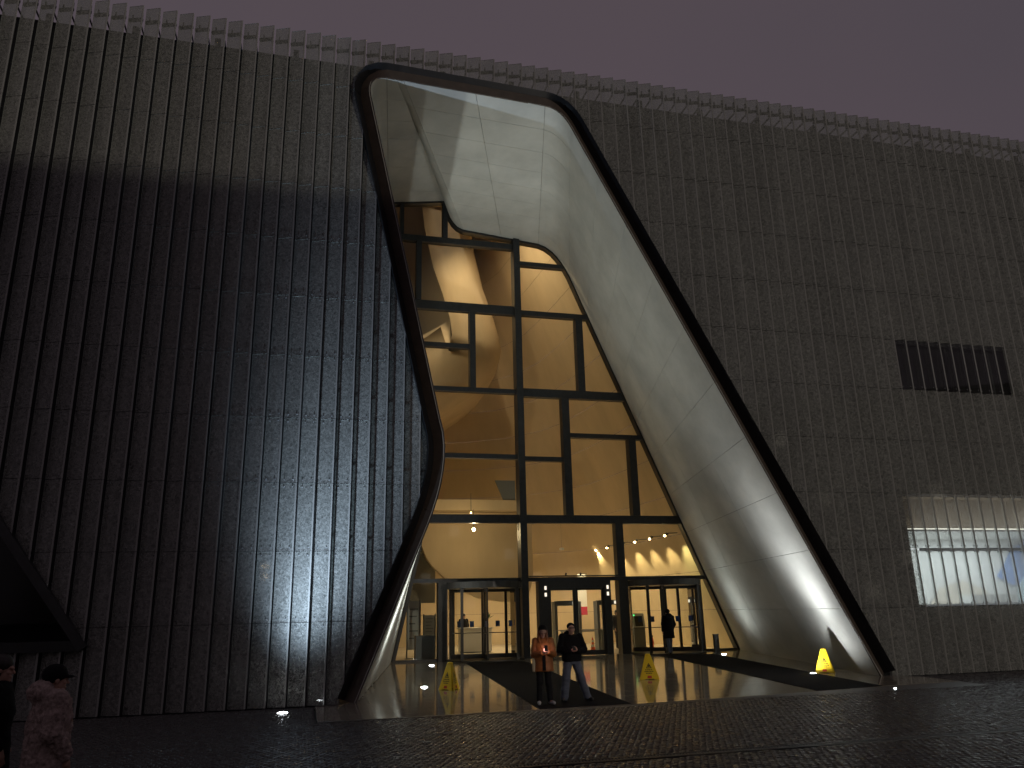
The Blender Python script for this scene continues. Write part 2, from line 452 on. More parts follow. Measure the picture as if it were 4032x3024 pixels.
# --- entrance frame: bronze bevel and black steel band following the outline, in lengths
FR = link('entrance_frame', None, BLD)
def band(u0, y0, u1, y1, mat, name, per=7, rec=0.0, rec1=0.0):
    P0, P1 = off(A_LINE, NA, u0), off(A_LINE, NA, u1)
    N_ = len(P0); j = 0
    while j < N_ - 1:
        k = min(N_ - 1, j + per); mb = MB(); vs = []; fs = []
        for q in range(j, k + 1):
            s0 = abs(NA[q][0]) ** 1.0
            e = 0.004 if q == j else (-0.004 if q == k else 0)
            vs += [(P0[q][0], y0 + rec * s0, P0[q][1] + e), (P1[q][0], y1 + rec1 * s0, P1[q][1] + e),
                   (P1[q][0], y1 + rec1 * s0 + .05, P1[q][1] + e), (P0[q][0], y0 + rec * s0 + .05, P0[q][1] + e)]
        n = k - j + 1
        for q in range(n - 1):
            for c in range(4): fs.append((q * 4 + c, (q + 1) * 4 + c, (q + 1) * 4 + (c + 1) % 4, q * 4 + (c + 1) % 4))
        fs += [(0, 1, 2, 3), (n * 4 - 1, n * 4 - 2, n * 4 - 3, n * 4 - 4)]
        o = mb.add(vs, fs).build(name, mat, FR); smooth_by_angle(o, 40)
        j = k
band(0.0, YA - .02, 0.27, YA - .05, 'bronze', 'bronze_trim', 7, 0.0, 0.27)
band(0.27, YA - .054, 0.46, YA - .10, 'black_steel', 'steel_band', 9, 0.27, 0.0)
band(0.46, YA - .10, 0.50, YA + .55, 'black_steel', 'steel_return', 9)

# --- wall behind the louvres, with its openings
HOLE_ENT = [(p[0], p[1]) for p in off(A_LINE, NA, 0.43)]
HOLE_ENT = [(HOLE_ENT[0][0], -1.0)] + HOLE_ENT + [(HOLE_ENT[-1][0], -1.0)]
HOLE_TRI = [(-4.78, 1.50), (-11.0, 1.50), (-11.0, 9.9)]
HOLE_DARK = [(18.72, 8.62), (23.25, 8.62), (23.25, 10.28), (18.72, 10.28)]
HOLE_LIT = [(18.0, 1.88), (29.0, 1.88), (29.0, 5.2), (18.0, 5.2)]
def cut_poly(outer, holes):
    def ccw(p):
        a = sum(p[i][0] * p[(i + 1) % len(p)][1] - p[(i + 1) % len(p)][0] * p[i][1] for i in range(len(p)))
        return list(p) if a > 0 else list(p)[::-1]
    outer = ccw(outer); holes = [ccw(h) for h in holes]
    vs = [Vector(p) for p in outer]; faces = [list(range(len(outer)))]
    for h in holes:
        o = len(vs); vs += [Vector(p) for p in h]; faces.append(list(range(o, o + len(h))))
    v2, e2, f2, ov, oe, of = delaunay_2d_cdt(vs, [], faces, 1, 1e-5)
    return [tuple(v) for v in v2], [tuple(f) for f, src in zip(f2, of) if list(src) == [0]]
vs, fs = cut_poly([(-13, -.3), (36, -.3), (36, 18.0), (-13, 18.0)], [HOLE_ENT, HOLE_TRI, HOLE_DARK, HOLE_LIT])
mb = MB(); mb.add([(x, 20.75, z) for x, z in vs], fs)
mb.box(-13, 36, 20.751, 21.15, 18.0, 18.04)
mb.build('facade_wall', 'back_wall', BLD)
MB().box(-13, 36, 21.2, 70, 17.6, 17.9).build('roof', 'back_wall', BLD) if False else None

# --- glass louvres
PITCH_X, XPH = 0.4395, 10.30
YF, YB, PW = 20.22, 20.37, 0.395
ROWS = [(0.02, 1.884)] + [(z + .006, z + 1.664) for z in LEV[:-1]] + [(16.926, 18.62)]
panels = []
def panel_mesh(poly_tris, xb):
    """poly in (x,z) local to the back edge; sheet of laminated glass 2 cm thick"""
    vs2, fs2 = poly_tris
    sy = (YF - YB) / PW
    nx, ny = -sy, 1.0
    ln = math.hypot(nx, ny); nx, ny = nx / ln * .02, ny / ln * .02
    mb = MB(); n = len(vs2)
    V1 = [(x, sy * x, z) for x, z in vs2]; V2 = [(x + nx, sy * x + ny, z) for x, z in vs2]
    F = [tuple(f) for f in fs2] + [tuple(i + n for i in reversed(f)) for f in fs2]
    cnt = {}
    for f in fs2:
        for a, b in zip(f, f[1:] + f[:1]): cnt[(a, b)] = 1
    rim = [(a, b) for (a, b) in cnt if (b, a) not in cnt]
    F += [(b, a, a + n, b + n) for a, b in rim]
    mb.add(V1 + V2, F)
    me = mb.mesh('glass_panel', 'printed_glass'); me.materials.append(MATS['glass_edge'])
    nf = 2 * len(fs2)
    for p in me.polygons:
        if p.index >= nf: p.material_index = 1
    return me
std = {}
k0, k1 = int((-10.5 - XPH) / PITCH_X), int((32 - XPH) / PITCH_X)
def inside(p, poly):
    c = False; j = len(poly) - 1
    for i in range(len(poly)):
        if (poly[i][1] > p[1]) != (poly[j][1] > p[1]) and p[0] < (poly[j][0] - poly[i][0]) * (p[1] - poly[i][1]) / (poly[j][1] - poly[i][1]) + poly[i][0]: c = not c
        j = i
    return c
def seg_hit(a, b, c, d):
    o = lambda p, q, r: (q[0] - p[0]) * (r[1] - p[1]) - (q[1] - p[1]) * (r[0] - p[0])
    return o(a, b, c) * o(a, b, d) < 0 and o(c, d, a) * o(c, d, b) < 0
TRI_CUT = [(-4.62, 1.42), (-11.0, 1.42), (-11.0, 10.1)]
for k in range(k0, k1 + 1):
    xf = XPH + k * PITCH_X; xb = xf - PW
    for ri, (z0, z1) in enumerate(ROWS):
        rect = [(xb, z0), (xf, z0), (xf, z1), (xb, z1)]
        hole = None; gone = False
        for h in (HOLE_ENT, TRI_CUT):
            ins = [inside(p, h) for p in rect]
            hit = any(seg_hit(rect[q], rect[(q + 1) % 4], h[w], h[(w + 1) % len(h)]) for q in range(4) for w in range(len(h)))
            if all(ins) and not hit: gone = True
            elif any(ins) or hit: hole = h
        if gone: continue
        clear = (ri in (1, 2) and xf > 18.0) or (ri == 5 and 18.5 < xf < 22.9)
        if hole is None:
            key = round(z1 - z0, 3)
            if key not in std:
                h_ = z1 - z0; mg = PW - .032
                std[key] = panel_mesh(([(0, 0), (mg, 0), (mg, h_), (0, h_), (PW, 0), (PW, h_)], [(0, 1, 2, 3), (1, 4, 5, 2)]), 0)
                std[key].materials.append(MATS['glass_margin'])
                std[key].polygons[1].material_index = 2; std[key].polygons[3].material_index = 2
            me = std[key]
        else:
            vv, ff, mi = [], [], []
            xm = xf - .032
            for q, sub in enumerate(([(xb, z0), (xm, z0), (xm, z1), (xb, z1)], [(xm, z0), (xf, z0), (xf, z1), (xm, z1)])):
                v2, f2 = cut_poly(sub, [hole])
                used = sorted({i for f in f2 for i in f}); mp = {u: i + len(vv) for i, u in enumerate(used)}
                vv += [(v2[u][0] - xb, v2[u][1] - z0) for u in used]; ff += [tuple(mp[i] for i in f) for f in f2]; mi += [q * 2] * len(f2)
            if not ff: continue
            me = panel_mesh((vv, ff), 0)
            me.materials.append(MATS['glass_margin'])
            for q, w in enumerate(mi + mi): me.polygons[q].material_index = w
        cx = screen_px(((xb + xf) / 2, 20.35, (z0 + z1) / 2))
        pr = [screen_px((x, 20.35, z)) for x, z in rect]
        area = 0.0
        if cx and -0.02 < cx[0] < 1.02 and -0.02 < cx[1] < 0.77:
            for q in range(4): area += pr[q][0] * pr[(q + 1) % 4][1] - pr[(q + 1) % 4][0] * pr[q][1]
            area = abs(area)
        panels.append([area + (1.0 if clear and area > 0 else 0), me, (xb, YB, z0), clear and (2 if ri == 5 else 1)])
panels.sort(key=lambda p: -p[0])
LOU = link('louvre_screen', None, BLD)
clear_std = {}
def clear_copy(me, which):
    if (me.name, which) not in clear_std:
        c = me.copy(); c.materials[0] = MATS['clear_glass' if which == 1 else 'clear_dark']
        if len(c.materials) > 2: c.materials[2] = MATS['glass_edge']; clear_std[(me.name, which)] = c
    return clear_std[(me.name, which)]
rest = {False: MB(), True: MB()}; restm = {False: [], True: []}
for q, (ar, me, loc, clear) in enumerate(panels):
    if q < 298 and ar > 0:
        link('glass_panel', clear_copy(me, clear) if clear else me, LOU, loc)
    else:
        clear = bool(clear)
        restm[clear] += [p.material_index for p in me.polygons]
        rest[clear].add([(v.co.x + loc[0], v.co.y + loc[1], v.co.z + loc[2]) for v in me.vertices], [tuple(p.vertices) for p in me.polygons])
for cl, nm, mt in ((False, 'glass_panels', 'printed_glass'), (True, 'clear_panels', 'clear_glass')):
    if rest[cl].v:
        o = tag(rest[cl].build(nm, mt, LOU), kind='stuff')
        o.data.materials.append(MATS['glass_edge']); o.data.materials.append(MATS['glass_edge' if cl else 'glass_margin'])
        o.data.polygons.foreach_set('material_index', restm[cl])
# fixings: rail pieces at the top, mullions every fifth louvre, bolts beside the joints
rail, posts, bolts = MB(), MB(), MB()
for k in range(k0, k1 + 1):
    xf = XPH + k * PITCH_X; xb = xf - PW
    if -9.5 < xf < 30:
        rail.hexa([(xb - .01, YB + .03, 18.17), (xf - .03, YF + .06, 18.17), (xf + .0, YF + .12, 18.17), (xb + .02, YB + .10, 18.17),
                   (xb - .01, YB + .03, 18.25), (xf - .03, YF + .06, 18.25), (xf + .0, YF + .12, 18.25), (xb + .02, YB + .10, 18.25)])
        rail.box(xf - .05, xf - .01, YF + .06, YF + .11, 18.05, 18.42)
        rail.box(xb + .10, xb + .13, YB - .02, YB + .03, 18.2, 18.36)
        rail.box(xf - .045, xf - .015, YF + .10, 20.75, 17.98, 18.03)
    if k % 5 == 0 and -9.5 < xf < 30:
        posts.box(xf - .32, xf - .16, 20.62, 20.74, 17.85, 18.2)
    for z in LEV[:7]:
        for dz in (-.09, .09):
            for t in (.09, .30):
                x = xb + t; y = YB + (YF - YB) * t / PW
                px = screen_px((x, y, z))
                if px and -.02 < px[0] < 1.02 and not inside((x, z + dz), HOLE_ENT) and not inside((x, z + dz), TRI_CUT):
                    bolts.tube((x - .003, y - .005, z + dz), .019, (x - .006, y - .011, z + dz), .015, 7)
tag(rail.build('louvre_brackets', 'steel_frame', LOU), kind='stuff')
posts_o = posts.build('parapet_posts', 'back_wall', LOU); tag(posts_o, kind='stuff')
tag(bolts.build('louvre_bolts', 'bolt_steel', LOU), kind='stuff')
seamrail = MB()
for z in LEV[:2]: seamrail.box(18.2, 27, 20.56, 20.62, z - .05, z + .05)
seamrail.build('window_rail', 'steel_frame', BLD)

# --- triangular opening at the lower left with its steel frame
TR = link('side_opening', None, BLD)
mb = MB()
d = Vector((-4.78 + 11.0, 0, 1.50 - 9.9)).normalized(); nrm = Vector((-d.z, 0, d.x))
for w0, w1, y0, y1, nm in ((-.02, .17, 20.12, 20.72, 'diagonal_frame'),):
    a, b = Vector((-11.0, 0, 9.9)), Vector((-4.70, 0, 1.40))
    m2 = MB(); pts = [a + nrm * w0, b + nrm * w0, b + nrm * w1, a + nrm * w1]
    m2.prism([(p.x, p.z) for p in pts], y0, y1); m2.build(nm, 'steel_frame', TR)
MB().box(-11, -4.72, 20.14, 20.70, 1.40, 1.62).build('sill_frame', 'black_steel', TR)
MB().box(-11.2, -4.4, 23.4, 23.5, 1.0, 10).build('recess_wall', 'back_wall', TR)
MB().box(-11.2, -4.4, 20.8, 23.4, 1.2, 1.38).build('recess_floor', 'back_wall', TR)
m2 = MB(); m2.prism([(-5.0, 2.0), (-10.9, 2.0), (-10.9, 9.7)], 21.0, 21.02); m2.build('pane', 'dark_glass', TR)

# --- dark upper window and the room behind it
DW = link('dark_window', None, BLD)
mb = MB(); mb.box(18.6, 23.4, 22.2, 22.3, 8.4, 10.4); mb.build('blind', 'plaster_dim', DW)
mb = MB(); mb.box(18.5, 23.4, 20.76, 22.2, 10.29, 10.36); mb.box(18.5, 23.4, 20.76, 22.2, 8.54, 8.61); mb.box(18.64, 18.715, 20.76, 22.2, 8.61, 10.29); mb.box(23.26, 23.33, 20.76, 22.2, 8.61, 10.29); mb.build('window_reveal', 'back_wall', DW)
mb = MB(); mb.box(18.72, 23.25, 20.95, 20.97, 8.62, 10.28); mb.build('pane', 'dark_glass', DW)
for x in (20.75, 22.5): MB().box(x, x + .08, 20.9, 21.05, 8.62, 10.28).build('window_bar', 'steel_frame', DW)

# --- lit room at the lower right
LR = link('lit_room', None, BLD)
MB().box(17.8, 29.2, 25.6, 25.7, 1.6, 5.3).build('room_wall', 'white', LR)
mb = MB(); mb.box(17.75, 17.95, 21.0, 25.6, 1.6, 5.3); mb.build('side_wall', 'white', LR); mb = MB(); mb.box(29.2, 29.4, 21.0, 25.6, 1.6, 5.3); mb.build('side_wall', 'white', LR)
MB().box(17.9, 29.4, 20.76, 25.6, 1.70, 1.86).build('room_floor', 'light_grey', LR)
MB().box(17.9, 29.4, 21.5, 25.6, 4.3, 4.4).build('room_ceiling', 'white', LR)
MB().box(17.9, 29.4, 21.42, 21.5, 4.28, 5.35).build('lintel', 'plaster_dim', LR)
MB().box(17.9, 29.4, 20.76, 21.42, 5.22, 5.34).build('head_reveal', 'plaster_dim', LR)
mb = MB(); mb.box(18.2, 27, 21.44, 21.5, 1.87, 1.95); mb.box(18.2, 27, 21.44, 21.49, 4.2, 4.279); mb.box(18.2, 18.28, 21.44, 21.5, 1.95, 4.2); mb.build('window_frame', 'steel_frame', LR)
def wall_art(pts, y, mat, nm):
    MB().prism(pts, y, y + .05).build(nm, mat, LR)
principled('art_blue', (0.16, 0.30, 0.62), 0.5, noise=(2.0, .3)); principled('art_cyan', (0.55, 0.72, 0.76), 0.5, noise=(2.0, .2)); principled('art_sand', (0.62, 0.55, 0.45), 0.6, noise=(2.0, .2))
wall_art([(25.9, 2.9), (26.5, 2.6), (28.9, 2.3), (28.9, 4.3), (27.6, 4.28), (26.8, 3.9), (26.4, 3.4)], 25.5, 'art_blue', 'blue_mural')
wall_art([(26.6, 1.9), (28.9, 1.9), (28.9, 3.5), (27.8, 3.3), (27.1, 2.9), (26.7, 2.5)], 25.4, 'art_cyan', 'pale_mural')
wall_art([(22.6, 1.9), (25.6, 1.9), (25.2, 2.4), (24.2, 2.75), (23.2, 2.5)], 25.46, 'art_sand', 'sand_mural')
strip = MB(); strip.box(18.4, 27, 21.28, 21.34, 4.25, 4.275)
emissive('strip_led', (1.0, 0.93, 0.82), 2.5)
strip.build('strip_lamp', 'strip_led', LR)
def area_light(name, loc, size, power, col, rot=(0, 0, 0), parent=None, sy=None):
    l = bpy.data.lights.new(name, 'AREA'); l.energy = power; l.color = col; l.size = size
    if sy: l.shape = 'RECTANGLE'; l.size_y = sy
    o = link(name, l, parent, loc); o.rotation_euler = rot; return o
def spot_light(name, loc, target, power, col, cone, blend=.5, r=.05, parent=None, focus=0):
    l = bpy.data.lights.new(name, 'SPOT'); l.energy = power; l.color = col; l.spot_size = R(cone); l.spot_blend = blend; l.shadow_soft_size = r
    if focus:      # lens photometry: intensity falls off as a power of the cosine to the axis
        l.use_nodes = True; nt = l.node_tree; em = nt.nodes['Emission']
        tcn = nt.nodes.new('ShaderNodeTexCoord'); sx = nt.nodes.new('ShaderNodeSeparateXYZ')
        ab = nt.nodes.new('ShaderNodeMath'); ab.operation = 'ABSOLUTE'; pw_ = nt.nodes.new('ShaderNodeMath'); pw_.operation = 'POWER'; pw_.inputs[1].default_value = focus
        nt.links.new(tcn.outputs['Normal'], sx.inputs[0]); nt.links.new(sx.outputs['Z'], ab.inputs[0]); nt.links.new(ab.outputs[0], pw_.inputs[0]); nt.links.new(pw_.outputs[0], em.inputs['Strength'])
    o = link(name, l, parent, loc)
    o.rotation_euler = (Vector(target) - Vector(loc)).to_track_quat('-Z', 'Y').to_euler(); return o
def point_light(name, loc, power, col, r=.08, parent=None):
    l = bpy.data.lights.new(name, 'POINT'); l.energy = power; l.color = col; l.shadow_soft_size = r
    return link(name, l, parent, loc)
area_light('room_lamp', (22.5, 23.8, 4.28), 7.5, 270, (0.86, 0.91, 1.0), (0, 0, 0), LR, 2.5)
area_light('sill_spill_fill', (23.0, 20.60, 1.84), 9.0, 9, (1.0, 0.88, 0.68), (0, 0, 0), LR, .05)  # added light, not a fitting: stands in for room light spilling behind the louvres
area_light('cove_lamp', (22.5, 21.2, 4.24), 8.0, 14, (1.0, 0.86, 0.66), (R(-150), 0, 0), LR, .06)
MB().box(22.2, 24.0, 23.0, 23.6, 1.87, 2.22).build('display_plinth', 'white', LR)

# ================================================================== GLAZING
GL = link('entrance_glazing', None, BLD)
def bar(x0, x1, z0, z1, y0=32.56, y1=32.86, nm='mullion', mat='steel_frame'):
    mb = MB()
    if x1 == 'R':
        a, b = xg(z0), xg(z1)
        mb.hexa([(x0, y0, z0), (a, y0, z0), (a, y1, z0), (x0, y1, z0), (x0, y0, z1), (b, y0, z1), (b, y1, z1), (x0, y1, z1)])
    else: mb.box(x0, x1, y0, y1, z0, z1)
    return mb.build(nm, mat, GL)
bar(8.79, 9.08, .2, 18.9, 32.36, 32.95)
for x0, x1, z0, z1 in [(3.53, 3.70, 18.6, 20.25), (5.49, 5.71, 18.6, 20.5), (4.29, 4.52, 15.45, 18.32), (6.71, 6.97, 11.5, 15.05),
                       (11.73, 12.06, 11.58, 15.07), (10.89, 11.23, 5.96, 11.2), (14.0, 14.34, 5.96, 9.4), (13.12, 13.47, 3.36, 5.61)]:
    bar(x0, x1, z0, z1, 32.5, 32.9)
for x0, x1, z0, z1 in [(2.6, 8.79, 18.32, 18.6), (9.08, 'R', 17.55, 17.75), (2.8, 8.79, 15.05, 15.45), (9.08, 'R', 15.07, 15.3), (2.9, 6.71, 13.3, 13.5),
                       (3.4, 8.79, 11.3, 11.5), (9.08, 'R', 11.2, 11.58), (11.23, 'R', 9.4, 9.6), (3.8, 8.79, 8.36, 8.56), (9.08, 10.89, 8.3, 8.5),
                       (4.0, 8.79, 5.61, 5.96), (9.08, 'R', 5.61, 5.96), (3.9, 8.79, 3.2, 3.36), (9.08, 'R', 3.2, 3.36)]:
    bar(x0, x1, z0, z1, nm='transom')
# dark rim where the glazing meets the lining
mb = MB(); GI = off(G_LINE, NG, -0.13)
for j in range(len(G_LINE) - 1):
    a, b, c, d_ = G_LINE[j], G_LINE[j + 1], GI[j + 1], GI[j]
    mb.hexa([(a[0], 32.52, a[1]), (b[0], 32.52, b[1]), (c[0], 32.52, c[1]), (d_[0], 32.52, d_[1]), (a[0], 32.85, a[1]), (b[0], 32.85, b[1]), (c[0], 32.85, c[1]), (d_[0], 32.85, d_[1])])
mb.build('edge_frame', 'door_frame', GL)
def pane(x0, x1, z0, z1):
    mb = MB(); y0, y1 = 32.70, 32.712
    if x1 == 'R':
        a, b = xg(z0) - .02, xg(z1) - .02
        mb.hexa([(x0, y0, z0), (a, y0, z0), (a, y1, z0), (x0, y1, z0), (x0, y0, z1), (b, y0, z1), (b, y1, z1), (x0, y1, z1)])
    else: mb.box(x0, x1, y0, y1, z0, z1)
    # one sheet only: keep the street face
    mb.f = [mb.f[2]]
    mb.build('pane', 'glazing', GL)
for p in [(2.75, 3.53, 18.6, 20.1), (3.7, 5.49, 18.6, 20.3), (5.71, 8.79, 18.6, 18.95), (2.8, 4.29, 15.45, 18.32), (4.52, 8.79, 15.45, 18.32),
          (9.08, 'R', 17.75, 18.7), (9.08, 'R', 15.3, 17.55), (3.2, 6.71, 13.5, 15.05), (3.6, 6.71, 11.5, 13.3), (6.97, 8.79, 11.5, 15.05),
          (9.08, 11.73, 11.58, 15.07), (12.06, 'R', 11.58, 15.07), (4.0, 8.79, 8.56, 11.3), (9.08, 10.89, 8.5, 11.2), (11.23, 'R', 9.6, 11.2),
          (11.23, 14.0, 5.96, 9.4), (14.34, 'R', 5.96, 9.4), (4.4, 8.79, 5.96, 8.36), (9.08, 10.89, 5.96, 8.3),
          (4.2, 8.79, 3.36, 5.61), (9.08, 13.12, 3.36, 5.61), (13.47, 'R', 3.36, 5.61), (3.75, 5.32, .2, 3.2), (9.08, 9.53, .2, 3.2), (16.95, 'R', .2, 3.2), (12.74, 13.1, .2, 3.2)]:
    pane(*p)
for x0, x1 in ((5.32, 5.70), (9.53, 9.70), (13.10, 13.52), (16.70, 16.95)):
    bar(x0, x1, .2, 3.2, 32.45, 32.9, 'door_post', 'door_frame')
bar(3.5, 5.32, .2, .27, nm='sill', mat='door_frame'); bar(9.08, 9.53, .2, .27, nm='sill', mat='door_frame'); bar(16.95, 'R', .2, .27, nm='sill', mat='door_frame')

# revolving doors
def revolving_door(cx, cy, r, turn, half, label):
    D_ = tag(link('revolving_door', None, BLD, (cx, cy, .2)), label)
    H_ = 2.86
    def arcp(a0, a1, n, rr): return [(rr * math.cos(R(a0 + (a1 - a0) * i / n)), rr * math.sin(R(a0 + (a1 - a0) * i / n))) for i in range(n + 1)]
    m1 = MB(); m1.lathe([(r + .10, H_ - .12), (r + .10, H_ + .12)], n=36); m1.build('canopy', 'door_frame', D_)
    m1 = MB(); m1.lathe([(r + .12, 0.0), (r + .12, .035)], n=36); m1.build('threshold', 'door_frame', D_)
    for a0, a1 in ((180 - half, 180 + half), (-half, half)):
        pts = arcp(a0, a1, 8, r)
        m1 = MB()
        for (x0, y0), (x1, y1) in zip(pts[:-1], pts[1:]): m1.quad((x0, y0, .05), (x1, y1, .05), (x1, y1, H_ - .12), (x0, y0, H_ - .12))
        m1.build('curved_pane', 'glazing', D_, True)
        for x, y in (pts[0], pts[-1]):
            m1 = MB(); m1.box(x - .05, x + .05, y - .05, y + .05, .03, H_ - .1); m1.build('drum_post', 'door_frame', D_)
    m1 = MB(); m1.tube((0, 0, .03), .05, (0, 0, H_ - .12), .05, 12); m1.build('shaft', 'steel_frame', D_)
    for q in range(4):
        a = R(turn + 90 * q); c, s = math.cos(a), math.sin(a)
        W = link('door_wing', None, D_); W.rotation_euler.z = a
        m1 = MB(); m1.box(.06, .14, -.025, .025, .05, H_ - .14); m1.box(r - .12, r - .03, -.025, .025, .05, H_ - .14)
        m1.box(.14, r - .12, -.025, .025, .05, .22); m1.box(.14, r - .12, -.025, .025, H_ - .26, H_ - .14); m1.build('wing_frame', 'door_frame', W)
        m1 = MB(); m1.quad((.14, 0, .22), (r - .12, 0, .22), (r - .12, 0, H_ - .26), (.14, 0, H_ - .26)); m1.build('wing_pane', 'glazing', W)
        m1 = MB(); m1.tube((.16, -.07, 1.02), .018, (r - .14, -.07, 1.02), .018, 10); m1.build('push_bar', 'chrome', W)
        m1 = MB(); m1.box(r * .30, r * .30 + .17, -.012, -.004, 1.25, 1.48); m1.box(r * .66, r * .66 + .15, -.012, -.004, 1.25, 1.48); m1.build('door_sticker', 'blue_sign', W)
    return D_
revolving_door(7.22, 32.45, 1.46, 172, 40, 'left revolving door with four glazed wings')
revolving_door(15.12, 32.45, 1.50, 62, 40, 'right revolving door with four glazed wings')
# double swing door in the middle
DD = tag(link('double_door', None, BLD), 'dark framed double door between the two revolving doors')
mb = MB(); mb.box(9.70, 10.0, 32.5, 32.8, .2, 3.2); mb.box(12.45, 12.74, 32.5, 32.8, .2, 3.2); mb.box(10.0, 12.45, 32.5, 32.8, 2.92, 3.2); mb.build('door_surround', 'door_frame', DD)
for x0, x1 in ((10.0, 11.17), (11.18, 12.45)):
    lf = link('door_leaf', None, DD)
    mb = MB(); mb.box(x0, x0 + .1, 32.6, 32.68, .22, 2.92); mb.box(x1 - .1, x1, 32.6, 32.68, .22, 2.92); mb.box(x0 + .1, x1 - .1, 32.6, 32.68, .22, .40); mb.box(x0 + .1, x1 - .1, 32.6, 32.68, 2.82, 2.92)
    mb.build('leaf_frame', 'door_frame', lf)
    mb = MB(); mb.quad((x0 + .1, 32.64, .40), (x1 - .1, 32.64, .40), (x1 - .1, 32.64, 2.82), (x0 + .1, 32.64, 2.82)); mb.build('leaf_pane', 'glazing', lf)
    mb = MB(); mb.tube((x0 + .12, 32.55, 1.22), .016, (x1 - .12, 32.55, 1.22), .016, 8); mb.build('push_bar', 'chrome', lf)
for x in (9.84, 12.60):
    for z in (2.66, 2.93):
        MB().box(x - .045, x + .045, 32.485, 32.498, z - .08, z + .07).build('door_light', 'led_white', DD)
MB().box(9.1, 13.1, 32.30, 32.42, 3.37, 3.42).build('door_canopy', 'steel_frame', GL)
for x in (10.7, 11.35):
    m1 = MB(); m1.tube((x, 32.36, 3.42), .03, (x, 32.30, 3.50), .045, 10); m1.build('door_sensor', 'steel_frame', GL)

# ================================================================== LOBBY
LB = link('lobby_shell', None, BLD)
PLAN = [(0, 32.9), (-.05, 35), (-.15, 37.5), (-.35, 40), (-1.0, 42.3), (-2.4, 44.4), (-4.6, 46.0), (-8.0, 47.2), (-13.0, 47.8), (-20, 48)]
zs = [0.1, 1.89, 3.56, 5.23, 6.9, 8.57, 10.24, 11.91, 13.58, 15.25, 16.92, 18.6, 20.5, 23.0]
def xin(z): return rG_line(z)[0] + .05
for zi, (z0, z1) in enumerate(zip(zs[:-1], zs[1:])):
    mb = MB(); nsub = 4
    for (d0, y0), (d1, y1) in zip(PLAN[:-1], PLAN[1:]):
        for s in range(2):
            ta, tb = s / 2, (s + 1) / 2
            xa, ya, xb_, yb_ = d0 + (d1 - d0) * ta, y0 + (y1 - y0) * ta, d0 + (d1 - d0) * tb, y0 + (y1 - y0) * tb
            mb.quad((xin(z0 + .006) + xa, ya, z0 + .006), (xin(z0 + .006) + xb_, yb_, z0 + .006), (xin(z1 - .006) + xb_, yb_, z1 - .006), (xin(z1 - .006) + xa, ya, z1 - .006))
    o = mb.build('wall_course', 'plaster', LB, True)
    bm = bmesh.new(); bm.from_mesh(o.data); bmesh.ops.remove_doubles(bm, verts=bm.verts, dist=.002); bm.to_mesh(o.data); bm.free()
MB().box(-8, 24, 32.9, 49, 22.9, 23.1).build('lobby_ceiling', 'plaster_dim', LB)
MB().box(-2.0, 20.5, 32.72, 48.5, .05, .19).build('lobby_floor', 'lobby_floor', LB)
MB().box(-2.2, -2.0, 32.9, 48, .1, 23).build('lobby_side_wall', 'plaster', LB)
MB().box(-2.0, 6.4, 38.45, 47, 4.9, 5.1).build('low_dark_slab', 'grey_paint', LB)  # dark slab added to keep the left depth of the lobby dark
MB().box(-2.0, 6.4, 40.0, 40.2, 2.5, 4.9).build('low_dark_panel', 'grey_paint', LB)  # dark panel added in place of the unlit space behind
# overhanging curved wall inside
SECT = [(7.75, 22.9), (7.95, 20.0), (8.39, 17.96), (8.83, 16.67), (9.2, 15.4), (9.29, 14.64), (9.10, 13.8), (8.75, 13.3), (8.1, 12.75), (7.1, 12.1), (6.0, 11.34), (4.0, 10.3), (0.0, 8.9)]
KN = 39.2 / 37.0
SECT = [(x * KN, 2.05 + (z - 2.05) * KN if z < 22 else 22.9) for x, z in SECT]
mb = MB(); NSG = outward(SECT[::-1])[::-1]
layers = [(36.6, -3.2), (36.75, -2.4), (37.05, -1.6), (37.5, -.95), (38.1, -.45), (38.8, -.15), (39.6, 0), (41.5, .15), (47, .5)]
vs, fs = [], []
for y, g in layers:
    for (x, z), (nx, nz_) in zip(SECT, NSG): vs.append((x - nx * 0 + (g if x > 1 else 0), y, z + (-g * .55 if (z < 14.0 and g < 0) else 0)))
n = len(SECT)
for a in range(len(layers) - 1):
    for b in range(n - 1): fs.append((a * n + b, a * n + b + 1, (a + 1) * n + b + 1, (a + 1) * n + b))
cap = len(vs); vs += [(-1.9, 36.6, 22.9), (-1.9, 36.6, 9.5)]
fs.append(tuple(list(range(n)) + [cap + 1, cap]))
mb.add(vs, fs).build('overhanging_wall', 'plaster', LB, True)
# curved bulging wall above the left door, and the bridge
CURV = [(4.55, 6.7), (5.0, 5.9), (5.4, 5.2), (5.65, 4.55), (5.95, 4.15), (6.65, 3.5), (7.4, 3.0), (8.2, 2.65), (9.3, 2.45), (10.6, 2.5), (10.9, 3.6), (10.9, 6.7)]
MB().prism(CURV, 38.0, 38.4).build('curved_soffit_wall', 'plaster', LB)
MB().box(-2, 10.4, 37.2, 38.9, 6.72, 7.22).build('bridge', 'plaster', LB)
mb = MB(); mb.prism([(8.9, 8.2), (9.9, 8.2), (9.9, 7.25), (9.3, 7.25)], 37.3, 37.4); mb.build('bridge_hatch', 'grey_paint', LB)
